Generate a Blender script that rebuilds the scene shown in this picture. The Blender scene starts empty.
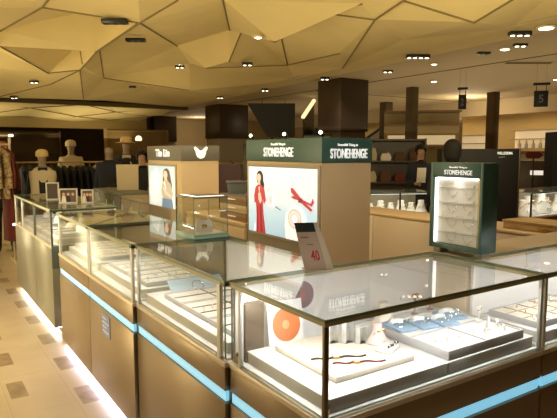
import bpy, bmesh, math, random
from mathutils import Vector, Matrix
from mathutils.geometry import delaunay_2d_cdt
from mathutils.bvhtree import BVHTree
random.seed(7)
PI = math.pi
SC = bpy.context.scene
COL = SC.collection

# ------------------------------------------------------------------ materials
MATS = {}
def mat(name, col, rough=.5, metal=0., emit=0., ecol=None, noise=0., nscale=8., spec=.5):
    if name in MATS: return MATS[name]
    m = bpy.data.materials.new(name); m.use_nodes = True
    nt = m.node_tree; b = nt.nodes['Principled BSDF']
    c = (*col, 1)
    b.inputs['Base Color'].default_value = c
    b.inputs['Roughness'].default_value = rough
    b.inputs['Metallic'].default_value = metal
    b.inputs['Specular IOR Level'].default_value = spec
    if emit:
        b.inputs['Emission Color'].default_value = (*(ecol or col), 1)
        b.inputs['Emission Strength'].default_value = emit
    if noise:
        tc = nt.nodes.new('ShaderNodeTexCoord'); n = nt.nodes.new('ShaderNodeTexNoise')
        n.inputs['Scale'].default_value = nscale; n.inputs['Detail'].default_value = 4
        r = nt.nodes.new('ShaderNodeValToRGB')
        r.color_ramp.elements[0].position = .3; r.color_ramp.elements[1].position = .7
        r.color_ramp.elements[0].color = (*[max(0, v*(1-noise)) for v in col], 1)
        r.color_ramp.elements[1].color = (*[min(1, v*(1+noise)) for v in col], 1)
        nt.links.new(tc.outputs['Object'], n.inputs['Vector'])
        nt.links.new(n.outputs['Fac'], r.inputs['Fac'])
        nt.links.new(r.outputs['Color'], b.inputs['Base Color'])
    MATS[name] = m
    return m

def glass_mat(name, tint=(.96, .98, .97), gain=1.0):
    m = bpy.data.materials.new(name); m.use_nodes = True
    nt = m.node_tree; nt.nodes.clear(); N = nt.nodes.new; L = nt.links.new
    out = N('ShaderNodeOutputMaterial'); mix = N('ShaderNodeMixShader')
    tr = N('ShaderNodeBsdfTransparent'); tr.inputs['Color'].default_value = (*tint, 1)
    gl = N('ShaderNodeBsdfGlossy'); gl.inputs['Roughness'].default_value = .012
    geo = N('ShaderNodeNewGeometry'); dot = N('ShaderNodeVectorMath'); dot.operation = 'DOT_PRODUCT'
    L(geo.outputs['Incoming'], dot.inputs[0]); L(geo.outputs['Normal'], dot.inputs[1])
    ab = N('ShaderNodeMath'); ab.operation = 'ABSOLUTE'; L(dot.outputs['Value'], ab.inputs[0])
    su = N('ShaderNodeMath'); su.operation = 'SUBTRACT'; su.inputs[0].default_value = 1; L(ab.outputs[0], su.inputs[1])
    pw = N('ShaderNodeMath'); pw.operation = 'POWER'; pw.inputs[1].default_value = 5; L(su.outputs[0], pw.inputs[0])
    ma = N('ShaderNodeMath'); ma.operation = 'MULTIPLY_ADD'; ma.inputs[1].default_value = .96*gain; ma.inputs[2].default_value = .04
    ma.use_clamp = True
    L(pw.outputs[0], ma.inputs[0]); L(ma.outputs[0], mix.inputs['Fac'])
    L(tr.outputs[0], mix.inputs[1]); L(gl.outputs[0], mix.inputs[2]); L(mix.outputs[0], out.inputs['Surface'])
    MATS[name] = m
    return m

GLASS = glass_mat('clear_glass', (.965, .985, .975))
GTOP = glass_mat('top_glass', (.97, .985, .975), .78)
GEDGE = mat('glass_edge', (.16, .25, .18), .3)
BRONZE = mat('bronze_laminate', (.30, .222, .138), .36, .5, noise=.06, nscale=3)
GREYLAM = mat('grey_green_laminate', (.235, .225, .17), .32, .2, noise=.05, nscale=3)
SLATE = mat('slate_panel', (.10, .115, .11), .3)
CHAMP = mat('champagne_trim', (.74, .63, .48), .35, .25)
OLIVE = mat('olive_frame', (.42, .37, .20), .4, .1)
JOINT = mat('dark_joint', (.05, .042, .025), .4)
SILVER = mat('silver_post', (.76, .76, .72), .35, .1)
DARKMETAL = mat('dark_metal', (.03, .03, .03), .35, .5)
WHITE = mat('white_acrylic', (.82, .81, .80), .45)
CREAMBACK = mat('cream_back_panel', (.80, .77, .74), .5)
GREYTRAY = mat('grey_tray', (.50, .49, .50), .5)
DIVIDER = mat('dark_divider', (.12, .11, .10), .5)
CREAM = mat('cream_leatherette', (.78, .70, .60), .6, noise=.05, nscale=30)
BLUEPAD = mat('blue_velvet', (.30, .43, .60), .8, noise=.1, nscale=40)
PALEBLUE = mat('pale_blue_card', (.40, .52, .60), .6)
PEARL = mat('pearl', (.85, .82, .78), .2)
GOLD = mat('gold', (.80, .55, .22), .25, 1.)
STEEL = mat('steel', (.75, .75, .78), .2, 1.)
LEATHER = mat('dark_leather', (.035, .025, .025), .5)
REDLEATHER = mat('maroon_leather', (.12, .02, .025), .5)
LED = mat('cyan_led', (.4, .65, .75), .5, emit=.85, ecol=(.23, .60, .82))
KICK = mat('kick_led', (.9, .9, .95), .5, emit=22., ecol=(.70, .74, 1.15))
KICKW = mat('warm_kick_led', (.9, .9, .85), .5, emit=13., ecol=(.95, .95, .92))
CASELED = mat('case_led', (1, .97, .9), .5, emit=1.6, ecol=(1, .95, .86))
LENS = mat('lamp_lens', (1, .95, .85), .4, emit=6., ecol=(1, .86, .60))
PLINTH = mat('plinth', (.06, .055, .05), .5)
GREEN = mat('dark_green_panel', (.032, .085, .068), .4)
HEADGREY = mat('taupe_header', (.125, .112, .088), .5)
TAN = mat('tan_laminate', (.48, .35, .19), .5, noise=.03, nscale=2)
TANGREY = mat('tan_grey_laminate', (.32, .265, .19), .5)
PALETAN = mat('pale_tan_laminate', (.56, .46, .33), .5, noise=.04, nscale=2)
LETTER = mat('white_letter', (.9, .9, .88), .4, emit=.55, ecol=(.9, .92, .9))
BLACK = mat('black_gloss', (.010, .009, .010), .5, spec=.25)
BLACKCLOTH = mat('black_cloth', (.012, .011, .013), .9)
NAVY = mat('navy_cloth', (.012, .014, .028), .9)
CREAMCLOTH = mat('cream_cloth', (.50, .42, .29), .9)
BROWNCLOTH = mat('brown_cloth', (.10, .055, .03), .9)
REDCLOTH = mat('maroon_cloth', (.12, .02, .018), .9)
STRAW = mat('straw', (.55, .38, .17), .9, noise=.15, nscale=60)
SKIN = mat('skin', (.42, .24, .15), .55)
MANNSKIN = mat('mannequin_shell', (.26, .19, .13), .5)
HAIR = mat('black_hair', (.010, .008, .007), .6, spec=.2)
COLBROWN = mat('brown_cladding', (.045, .026, .013), .35)
COLBRONZE = mat('bronze_column', (.13, .10, .06), .3, .5)
WALLTAN = mat('wall_tan', (.50, .38, .19), .8, noise=.06, nscale=.8)
WALLDARK = mat('wall_dark', (.075, .045, .018), .8, noise=.2, nscale=.9)
SOFFIT = mat('soffit', (.42, .31, .13), .8)
CEILFLAT = mat('ceiling_paint', (.56, .45, .27), .85, noise=.03, nscale=.7)
SEAM = mat('seam', (.10, .07, .022), .8)
PAPER = mat('white_paper', (.75, .72, .66), .6)
BAGCREAM = mat('cream_paper', (.50, .41, .28), .7)
WOOD = mat('brown_wood', (.22, .12, .05), .45, noise=.2, nscale=10)
GREYBIN = mat('grey_bin', (.13, .14, .125), .4)
SHELFLIT = mat('lit_shelf_back', (.9, .75, .5), .6, emit=.40, ecol=(1, .76, .42))
ESCLIGHT = mat('handrail_light', (1, .8, .5), .5, emit=1.3, ecol=(1, .76, .40))

# fabric canopy: folded stretch fabric
FABRIC = mat('canopy_fabric', (.74, .595, .28), .85, noise=.04, nscale=1.3)

# floor: beige stone with small darker square insets on a centred lattice
def floor_mat():
    m = bpy.data.materials.new('stone_floor'); m.use_nodes = True
    nt = m.node_tree; b = nt.nodes['Principled BSDF']; N = nt.nodes.new; L = nt.links.new
    tc = N('ShaderNodeTexCoord'); sep = N('ShaderNodeSeparateXYZ'); L(tc.outputs['Object'], sep.inputs[0])
    def mth(op, a, bv=None, c=None):
        n = N('ShaderNodeMath'); n.operation = op
        for i, v in enumerate((a, bv, c)):
            if v is None: continue
            if isinstance(v, (int, float)): n.inputs[i].default_value = v
            else: L(v, n.inputs[i])
        return n.outputs[0]
    def near(o, off, per, half):   # 1 when |mod(o-off)| < half
        f = mth('WRAP', mth('SUBTRACT', o, off), -per/2, per/2)
        n = f.node; n.inputs[1].default_value = per/2; n.inputs[2].default_value = -per/2
        return mth('LESS_THAN', mth('ABSOLUTE', f), half)
    X, Y = sep.outputs['X'], sep.outputs['Y']
    PX, PY = .70, .612
    a = mth('MULTIPLY', near(X, .825, PX, .05), near(Y, 3.42, PY, .135))
    c = mth('MULTIPLY', near(X, .475, PX, .05), near(Y, 3.726, PY, .135))
    sq = mth('MAXIMUM', a, c)
    j1 = mth('MAXIMUM', near(X, .75, PX/2, .0025), near(Y, 3.345, PY, .0025))
    n1 = N('ShaderNodeTexNoise'); n1.inputs['Scale'].default_value = 2.2; n1.inputs['Detail'].default_value = 6
    L(tc.outputs['Object'], n1.inputs['Vector'])
    r = N('ShaderNodeValToRGB'); r.color_ramp.elements[0].position = .3; r.color_ramp.elements[1].position = .7
    r.color_ramp.elements[0].color = (.50, .40, .265, 1); r.color_ramp.elements[1].color = (.60, .49, .335, 1)
    L(n1.outputs['Fac'], r.inputs['Fac'])
    v = N('ShaderNodeTexNoise'); v.inputs['Scale'].default_value = 9; v.inputs['Distortion'].default_value = 1.2
    L(tc.outputs['Object'], v.inputs['Vector'])
    r2 = N('ShaderNodeValToRGB'); r2.color_ramp.elements[0].position = .35; r2.color_ramp.elements[1].position = .65
    r2.color_ramp.elements[0].color = (.25, .18, .105, 1); r2.color_ramp.elements[1].color = (.36, .27, .165, 1)
    L(v.outputs['Fac'], r2.inputs['Fac'])
    mx = N('ShaderNodeMix'); mx.data_type = 'RGBA'; L(sq, mx.inputs['Factor']); L(r.outputs[0], mx.inputs['A']); L(r2.outputs[0], mx.inputs['B'])
    mx2 = N('ShaderNodeMix'); mx2.data_type = 'RGBA'; mx2.inputs['B'].default_value = (.36, .26, .14, 1)
    L(mth('MULTIPLY', j1, .45), mx2.inputs['Factor']); L(mx.outputs['Result'], mx2.inputs['A'])
    L(mx2.outputs['Result'], b.inputs['Base Color'])
    b.inputs['Roughness'].default_value = .28
    return m
FLOOR = floor_mat()

def gradient_mat(name, stops, axis='Z', emit=.8, z0=0., z1=1.):
    """printed light box image: colour bands along local height"""
    m = bpy.data.materials.new(name); m.use_nodes = True
    nt = m.node_tree; b = nt.nodes['Principled BSDF']; N = nt.nodes.new; L = nt.links.new
    tc = N('ShaderNodeTexCoord'); sep = N('ShaderNodeSeparateXYZ'); L(tc.outputs['Object'], sep.inputs[0])
    mr = N('ShaderNodeMapRange'); mr.inputs['From Min'].default_value = z0; mr.inputs['From Max'].default_value = z1
    L(sep.outputs[axis], mr.inputs['Value'])
    r = N('ShaderNodeValToRGB'); cr = r.color_ramp
    cr.elements[0].position, cr.elements[0].color = stops[0][0], (*stops[0][1], 1)
    cr.elements[1].position, cr.elements[1].color = stops[-1][0], (*stops[-1][1], 1)
    for p, c in stops[1:-1]:
        e = cr.elements.new(p); e.color = (*c, 1)
    L(mr.outputs[0], r.inputs['Fac']); L(r.outputs[0], b.inputs['Base Color']); L(r.outputs[0], b.inputs['Emission Color'])
    b.inputs['Emission Strength'].default_value = emit
    MATS[name] = m
    return m
def printed(name, col, emit=.75): return mat(name, col, .5, emit=emit)

# ------------------------------------------------------------------ mesh builder
WLOC = {}
class MB:
    def __init__(s): s.bm = bmesh.new(); s.mats = []
    def mi(s, m):
        if m not in s.mats: s.mats.append(m)
        return s.mats.index(m)
    def merge(s, tmp, m, M=None):
        i = s.mi(m)
        for f in tmp.faces: f.material_index = i
        if M: bmesh.ops.transform(tmp, matrix=M, verts=tmp.verts)
        me = bpy.data.meshes.new('t'); tmp.to_mesh(me); tmp.free(); s.bm.from_mesh(me); bpy.data.meshes.remove(me)
    def box(s, x0, x1, y0, y1, z0, z1, m, bv=0, M=None):
        t = bmesh.new(); r = bmesh.ops.create_cube(t, size=1)
        for v in t.verts:
            v.co = Vector(((x0+x1)/2+v.co.x*(x1-x0), (y0+y1)/2+v.co.y*(y1-y0), (z0+z1)/2+v.co.z*(z1-z0)))
        if bv: bmesh.ops.bevel(t, geom=t.edges[:], offset=bv, segments=2, profile=.5, affect='EDGES')
        s.merge(t, m, M); return s
    def slab(s, x0, x1, y0, y1, z0, z1, mface, medge, axis=2):
        """glass sheet whose big faces are glass and whose rim shows the green edge"""
        t = bmesh.new(); bmesh.ops.create_cube(t, size=1)
        for v in t.verts:
            v.co = Vector(((x0+x1)/2+v.co.x*(x1-x0), (y0+y1)/2+v.co.y*(y1-y0), (z0+z1)/2+v.co.z*(z1-z0)))
        a, b = s.mi(mface), s.mi(medge)
        t.normal_update()
        for f in t.faces: f.material_index = a if abs(f.normal[axis]) > .5 else b
        me = bpy.data.meshes.new('t'); t.to_mesh(me); t.free(); s.bm.from_mesh(me); bpy.data.meshes.remove(me); return s
    def loft(s, rings, m, cap=True, closed=True):
        i = s.mi(m); vs = [[s.bm.verts.new(p) for p in r] for r in rings]; n = len(rings[0])
        for a, b in zip(vs, vs[1:]):
            for k in range(n if closed else n-1):
                f = s.bm.faces.new((a[k], a[(k+1) % n], b[(k+1) % n], b[k])); f.material_index = i
        if cap:
            f = s.bm.faces.new(vs[0][::-1]); f.material_index = i
            f = s.bm.faces.new(vs[-1]); f.material_index = i
        return s
    def cyl(s, p0, p1, r0, m, r1=None, n=14):
        p0, p1 = Vector(p0), Vector(p1); r1 = r0 if r1 is None else r1
        d = (p1-p0).normalized(); u = d.orthogonal().normalized(); w = d.cross(u)
        ring = lambda p, r: [p+(u*math.cos(2*PI*k/n)+w*math.sin(2*PI*k/n))*r for k in range(n)]
        return s.loft([ring(p0, r0), ring(p1, r1)], m)
    def lathe(s, prof, c, m, n=20, sy=1.):
        c = Vector(c)
        return s.loft([[c+Vector((r*math.cos(2*PI*k/n), r*sy*math.sin(2*PI*k/n), z)) for k in range(n)] for r, z in prof], m)
    def tube(s, path, r, m, n=8, closed=False):
        P = [Vector(p) for p in path]; rings = []
        for i, p in enumerate(P):
            a = P[i-1] if (i or closed) else p; b = P[(i+1) % len(P)] if (i < len(P)-1 or closed) else p
            d = (b-a).normalized(); ref = Vector((0, 0, 1)) if abs(d.z) < .9 else Vector((1, 0, 0))
            u = d.cross(ref).normalized(); w = d.cross(u)
            rr = r[i] if isinstance(r, (list, tuple)) else r
            rings.append([p+(u*math.cos(2*PI*k/n)+w*math.sin(2*PI*k/n))*rr for k in range(n)])
        if closed: rings.append(rings[0]); return s.loft(rings, m, cap=False)
        return s.loft(rings, m)
    def ball(s, c, r, m, u=12, v=8):
        t = bmesh.new(); bmesh.ops.create_uvsphere(t, u_segments=u, v_segments=v, radius=1)
        r = r if isinstance(r, (tuple, list)) else (r, r, r)
        s.merge(t, m, Matrix.Translation(Vector(c)) @ Matrix.Diagonal((*r, 1))); return s
    def torus(s, c, R, r, m, nrm=(0, 0, 1), n=18, k=6, a0=0, a1=2*PI):
        d = Vector(nrm).normalized(); u = d.orthogonal().normalized(); w = d.cross(u); c = Vector(c)
        full = abs(a1-a0-2*PI) < 1e-4
        pts = [c+(u*math.cos(a)+w*math.sin(a))*R for a in [a0+(a1-a0)*i/n for i in range(n if full else n+1)]]
        return s.tube(pts, r, m, k, closed=full)
    def prism(s, pts, o, u, v, depth, m):
        """outline in (u,v), thickness runs back along -(u x v)"""
        o, u, v = Vector(o), Vector(u).normalized(), Vector(v).normalized(); nn = u.cross(v)
        A = [o+u*a+v*b for a, b in pts]; B = [p-nn*depth for p in A]
        return s.loft([B, A], m)
    def flat(s, pts, o, u, v, m, lift=0.):
        o, u, v = Vector(o), Vector(u), Vector(v); nn = u.normalized().cross(v.normalized())
        f = s.bm.faces.new([s.bm.verts.new(o+u*a+v*b+nn*lift) for a, b in pts]); f.material_index = s.mi(m); return s
    def build(s, name, parent=None, world=True, smooth=True, **tags):
        bm = s.bm
        if parent is not None and world and parent.name in WLOC:
            bmesh.ops.translate(bm, vec=-WLOC[parent.name], verts=bm.verts)
        origin = None
        if parent is None and len(bm.verts):
            xs = [v.co for v in bm.verts]
            origin = Vector(((min(p.x for p in xs)+max(p.x for p in xs))/2, (min(p.y for p in xs)+max(p.y for p in xs))/2, min(p.z for p in xs)))
            if tags.pop('zero', False): origin = Vector()
            bmesh.ops.translate(bm, vec=-origin, verts=bm.verts)
        tags.pop('zero', None)
        bmesh.ops.recalc_face_normals(bm, faces=bm.faces)
        me = bpy.data.meshes.new(name); bm.to_mesh(me); bm.free()
        for m in s.mats: me.materials.append(m)
        if smooth:
            for p in me.polygons: p.use_smooth = True
            me.set_sharp_from_angle(angle=math.radians(38))
        o = bpy.data.objects.new(name, me); COL.objects.link(o)
        if parent is not None:
            o.parent = parent; WLOC[o.name] = WLOC.get(parent.name, Vector()).copy()
        elif origin is not None: o.location = origin; WLOC[o.name] = origin
        for k, v in tags.items(): o[k] = v
        return o

def thing(name, label, cat, loc=(0, 0, 0), rz=0, group=None):
    o = bpy.data.objects.new(name, None); COL.objects.link(o); o.empty_display_size = .1
    o.location = loc; o.rotation_euler = (0, 0, rz); o['label'] = label; o['category'] = cat
    if group: o['group'] = group
    WLOC[o.name] = Vector(loc)
    return o
def tag(o, label, cat, group=None):
    o['label'] = label; o['category'] = cat
    if group: o['group'] = group
    return o
def struct(mb, name, label=None):
    o = mb.build(name, zero=True); o['kind'] = 'structure'
    if label: o['label'] = label
    return o
def dup(root, loc, rz=None, label=None, group=None):
    r = root.copy(); COL.objects.link(r); r.location = loc
    if rz is not None: r.rotation_euler = (0, 0, rz)
    if label: r['label'] = label
    if group: r['group'] = group
    for ch in root.children:
        c = ch.copy(); COL.objects.link(c); c.parent = r
        for g in ch.children:
            d = g.copy(); COL.objects.link(d); d.parent = c
    return r

_dg = None
def text_obj(name, body, center, xdir, width, height, m, parent, depth=.003, normal=None, world=True, up=(0, 0, 1), label=None, bold=0.):
    """raised lettering fitted into width x height, reading along xdir"""
    cu = bpy.data.curves.new('t', 'FONT'); cu.body = body; cu.size = 1; cu.extrude = 0; cu.resolution_u = 3; cu.offset = bold
    ob = bpy.data.objects.new('t', cu); COL.objects.link(ob)
    dg = bpy.context.evaluated_depsgraph_get(); me = bpy.data.meshes.new_from_object(ob.evaluated_get(dg))
    bpy.data.objects.remove(ob); bpy.data.curves.remove(cu)
    bm = bmesh.new(); bm.from_mesh(me); bpy.data.meshes.remove(me)
    xs = [v.co.x for v in bm.verts]; ys = [v.co.y for v in bm.verts]
    x0, x1, y0, y1 = min(xs), max(xs), min(ys), max(ys)
    u = Vector(xdir).normalized(); w = Vector(up).normalized(); n = u.cross(w)
    r = bmesh.ops.extrude_face_region(bm, geom=bm.faces[:])
    top = {e for e in r['geom'] if isinstance(e, bmesh.types.BMVert)}
    c = Vector(center)
    for v in bm.verts:
        a = ((v.co.x-x0)/(x1-x0)-.5)*width; b = ((v.co.y-y0)/(y1-y0)-.5)*height
        v.co = c+u*a+w*b+n*(depth if v in top else 0)
    mb = MB(); mb.bm.free(); mb.bm = bm; mb.mi(m)
    o = mb.build(name, parent, world=world, smooth=False)
    if label: o['label'] = label
    return o

def area(name, loc, size, power, col, rot=(0, 0, 0), sy=None, spread=None):
    l = bpy.data.lights.new(name, 'AREA'); l.energy = power; l.color = col
    l.shape = 'RECTANGLE'; l.size = size; l.size_y = sy or size
    if spread: l.spread = spread
    o = bpy.data.objects.new(name, l); COL.objects.link(o); o.location = loc; o.rotation_euler = rot
    return o
def spot(name, loc, power, col, angle=100, blend=.7, target=None, r=.05):
    l = bpy.data.lights.new(name, 'SPOT'); l.energy = power; l.color = col
    l.spot_size = math.radians(angle); l.spot_blend = blend; l.shadow_soft_size = r
    o = bpy.data.objects.new(name, l); COL.objects.link(o); o.location = loc
    if target is not None:
        o.rotation_euler = (Vector(target)-Vector(loc)).to_track_quat('-Z', 'Y').to_euler()
    return o
def point(name, loc, power, col, r=.1):
    l = bpy.data.lights.new(name, 'POINT'); l.energy = power; l.color = col; l.shadow_soft_size = r
    o = bpy.data.objects.new(name, l); COL.objects.link(o); o.location = loc
    return o
WARM = (1, .82, .58)
SOFTW = (1, .90, .75)
COOL = (1, .96, .92)

# ------------------------------------------------------------------ camera
cam = bpy.data.cameras.new('camera'); co = bpy.data.objects.new('camera', cam); COL.objects.link(co)
co.location = (0, 0, 1.5); co.rotation_euler = (math.radians(90-5.9), 0, math.radians(-33.46))
cam.sensor_width = 36; cam.lens = 553/557*36; cam.clip_start = .05; cam.clip_end = 100
SC.camera = co

# ------------------------------------------------------------------ room shell
XL, XR, YF, YB, ZC = -4., 17., -5., 26., 3.1
struct(MB().box(XL-.2, XR+.2, YF-.2, YB+.2, -.1, 0, FLOOR), 'floor')
struct(MB().box(XL-.2, XL, YF, YB, 0, 4, WALLTAN), 'wall_left')
struct(MB().box(XR, XR+.2, YF, YB, 0, 4, WALLTAN), 'wall_right')
struct(MB().box(XL, XR, YB, YB+.2, 0, 4, WALLDARK), 'wall_back')
struct(MB().box(8.4, XR, YB-.12, YB-.02, 0, 3.08, WALLTAN), 'wall_back_panel', 'tan lit stretch of the back wall')
struct(MB().box(XL, XR, YF-.2, YF, 0, 4, WALLTAN), 'wall_front')
struct(MB().box(XL, 8.3, 22.6, 23.2, 2.42, 3.1, SOFFIT), 'trim_1', 'pale soffit band above the dark back wall')

# folded fabric canopy -------------------------------------------------
ND = {'A1':(1.33,6.86,3.13),'A2':(2.33,8.3,2.95),'A3':(2.23,6.21,2.95),'A4':(2.82,11.23,3.57),'A5':(2.91,11.61,3.13),'A6':(2.47,12.43,3.13),'P0':(1.22,9.43,3.31),'P2':(1.24,9.7,3.13),'P3':(1.21,11.66,3.48),'A7':(4.31,16.9,3.04),'A8':(4.45,15.27,3.48),'Q1':(5.32,11.66,3.48),'Q2':(3.54,7.73,3.31),'Q3':(4.47,10.38,3.57),'T2':(2.31,7.89,3.48),'T3':(2.49,5.75,3.13),'B1':(4.65,8.55,3.57),'B1u':(3.21,6.06,3.31),'B2':(4.1,6.3,2.95),'B3':(4.9,9.04,3.13),'B4':(6.34,9.27,3.22),'B5':(4.89,9.96,3.13),'B6':(5.7,6.89,3.04),'B7':(4.61,4.93,3.04),'B8':(4.25,4.76,3.13),'B9':(6.69,7.99,3.03),'C0':(4.48,4.4,3.13),'C1':(5.37,4.13,2.95),'C2':(5.99,5.82,3.1),'Z1':(2.91,14.37,3.13),'Z2':(2.03,16.3,2.95),'Z3':(6.05,16.09,3.39),'Z4':(5.92,12.99,3.04),'Z5':(6.89,11.68,3.1),'E1':(-3.9,-4.9,3.2),'E2':(-3.9,4,3.2),'E3':(-3.9,10,3.05),'E4':(-3.9,18.3,3.2),'E5':(0.5,18.3,3.05),'E6':(5.2,18.3,3.15),'E7':(8.0,18.3,3.072),'E8':(7.78,14,3.072),'E9':(7.02,10,3.072),'F1':(6.46,4.4,3.072),'F2':(6.36,0,3.072),'F3':(6.36,-4.9,3.072),'F4':(1,-4.9,3.2),'F5':(0,0,3.0),'F6':(3.5,1.2,3.35),'F7':(-0.8,4.5,3.35),'F8':(1.2,3.4,3.05),'F9':(-1.2,8.2,3.0),'G1':(-1,13,3.3),'G2':(3.4,-2,3.05),'G3':(5.0,2.4,3.3),'G4':(2.8,4.1,3.3)}
keys = list(ND); idx = {k: i for i, k in enumerate(keys)}
SEAMS = 'A1-P0 A1-F8 A1-A3 A2-A3 A3-T3 A2-A4 A2-A5 A5-Z1 Z1-Z2 A5-A6 A6-P2 A2-A8 A5-A7 A3-Q3 B1-B1u B1-B8 B2-B7 B2-B3 B2-B4 B7-B9 C0-C1 B5-B4 B4-B6 A3-A4 P0-F9 T3-F8 F8-F5 B7-F6 C0-F6 C1-G3 A8-Z4 A1-T2'.split()
SEAMS = [s.split('-') for s in SEAMS]
r = delaunay_2d_cdt([Vector(ND[k][:2]) for k in keys], [(idx[a], idx[b]) for a, b in SEAMS], [], 0, 1e-4)
vz = []
for v, org in zip(r[0], r[3]):
    if org: vz.append((v.x, v.y, ND[keys[org[0]]][2])); continue
    best = None                              # a crossing of two seams: height taken along the nearer seam
    for a, b in SEAMS:
        A, B = Vector(ND[a]), Vector(ND[b]); d = (B-A).xy; t = max(0, min(1, (v-A.xy).dot(d)/d.length_squared))
        q = (A.xy+d*t-v).length
        if best is None or q < best[0]: best = (q, A.lerp(B, t).z)
    vz.append((v.x, v.y, best[1]))
mb = MB(); bv = [mb.bm.verts.new(p) for p in vz]
for f in r[2]:
    try: mb.bm.faces.new([bv[i] for i in f]).material_index = mb.mi(FABRIC)
    except ValueError: pass
# the fabric sags a little inside each facet
bmesh.ops.subdivide_edges(mb.bm, edges=mb.bm.edges[:], cuts=3, use_grid_fill=True)
bmesh.ops.triangulate(mb.bm, faces=mb.bm.faces[:])
BVH = BVHTree.FromBMesh(mb.bm)
canopy = mb.build('ceiling_canopy', zero=True, smooth=False); canopy['kind'] = 'structure'; canopy['label'] = 'folded golden fabric ceiling with dark seams'
def zc(x, y, default=ZC):
    h = BVH.ray_cast(Vector((x, y, 0)), Vector((0, 0, 1)))
    return h[0].z if h[0] is not None else default
mb = MB()
for s in SEAMS:
    a, b = (Vector(ND[k]) for k in s); n = 14
    pts = []
    for i in range(n+1):
        p = a.lerp(b, i/n); pts.append((p.x, p.y, zc(p.x, p.y, p.z)-.004))
    mb.tube(pts, .013, mat('fabric_seam', (.21, .155, .06), .8), 6)
sm = mb.build('seam', canopy); sm['label'] = 'dark seam lines of the fabric'
# far fabric bay
mb = MB(); g = {}
for i in range(9):
    for j in range(4):
        g[i, j] = mb.bm.verts.new((-4+i*1.5 + (random.uniform(-.4, .4) if 0 < i < 8 else 0), 18.7+j*1.3, 3.0-.085*j+random.uniform(-.10, .14)))
for i in range(8):
    for j in range(3):
        q = (g[i, j], g[i+1, j], g[i+1, j+1], g[i, j+1])
        for t in ((q[:3], (q[0], q[2], q[3])) if (i+j) % 2 else ((q[0], q[1], q[3]), q[1:])): mb.bm.faces.new(t).material_index = mb.mi(FABRIC)
fz = {k: v.co.copy() for k, v in g.items()}
o = mb.build('ceiling_canopy', zero=True, smooth=False)
mb = MB()
for i in range(8):
    for j in range(3):
        mb.tube([fz[i, j]-Vector((0, 0, .01)), fz[i+1, j+1]-Vector((0, 0, .01))] if (i+j) % 2 == 0 else [fz[i+1, j]-Vector((0, 0, .01)), fz[i, j+1]-Vector((0, 0, .01))], .016, mat('fabric_seam', (.21, .155, .06), .8), 6)
mb.build('seam', o)
o['kind'] = 'structure'; o['label'] = 'second folded fabric bay beyond the dark beam'
struct(MB().box(-4, 8.3, 18.36, 18.56, 2.98, 3.1, SEAM), 'trim_2', 'thin dark beam across the fabric ceiling')
# flat ceiling and slab
mb = MB()
pl = [(6.28, -5), (6.28, 0), (6.38, 4.4), (6.66, 7.99), (6.92, 10), (7.68, 14), (7.88, 18.4), (8.3, 18.4), (8.3, 26), (17, 26), (17, -5)]
mb.prism(pl, (0, 0, ZC), (1, 0, 0), (0, 1, 0), .0, CEILFLAT) if False else mb.loft([[(x, y, ZC-.02) for x, y in pl], [(x, y, ZC-.014) for x, y in pl]], CEILFLAT)
struct(mb, 'ceiling')
struct(MB().box(XL, XR, YF, YB, 3.9, 4.0, CEILFLAT), 'ceiling_slab', 'hidden slab above the fabric')
struct(MB().box(8.78, 8.83, -5, 26, ZC-.026, ZC-.012, SEAM), 'trim_3', 'dark groove along the flat ceiling')
struct(MB().box(8.83, 17, 11.6, 11.65, ZC-.026, ZC-.012, SEAM), 'trim_4', 'dark groove crossing the flat ceiling')
struct(MB().box(14.9, 15.2, 4, 22, 2.62, 3.08, CEILFLAT), 'trim_5', 'dropped bulkhead in front of the tan wall')

# columns ---------------------------------------------------------------
def column(x, y, w, label, split=True, top=3.08, d=None, m=None, name='column'):
    d = d or w
    e = thing(name, label, 'column', (x, y, 0)); del e['category']; e['kind'] = 'structure'
    if split:
        MB().box(x-w/2, x+w/2, y-d/2, y+d/2, 1.95, top, COLBROWN, .01).build('cladding', e)
        MB().box(x-w/2+.04, x+w/2-.04, y-d/2+.04, y+d/2-.04, 0, 1.95, m or TANGREY, .01).build('shaft', e)
    else:
        MB().box(x-w/2, x+w/2, y-d/2, y+d/2, .1, top, m or COLBRONZE, .01).build('shaft', e)
        MB().box(x-w/2-.02, x+w/2+.02, y-d/2-.02, y+d/2+.02, 0, .1, DARKMETAL, .005).build('foot', e)
    return e
column(8.14, 9.70, .80, 'wide brown clad column, nearest of its row', m=COLBROWN)
column(9.15, 17.1, 1.1, 'brown clad column, second of its row')
column(9.5, 24.0, 1.05, 'brown clad column, farthest of its row')
column(10.4, 9.75, .22, 'slim bronze column standing right of the wide brown one', False)
column(13.06, 9.35, .24, 'slim brown column in front of the glowing tan wall', False, m=mat('brown_column', (.085, .05, .025), .35, .3))
column(12.8, 13.1, .3, 'slim bronze column far behind the black-clad shopper', False)
column(15.3, 12.4, .36, 'slim column beside the far escalator', False)

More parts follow.
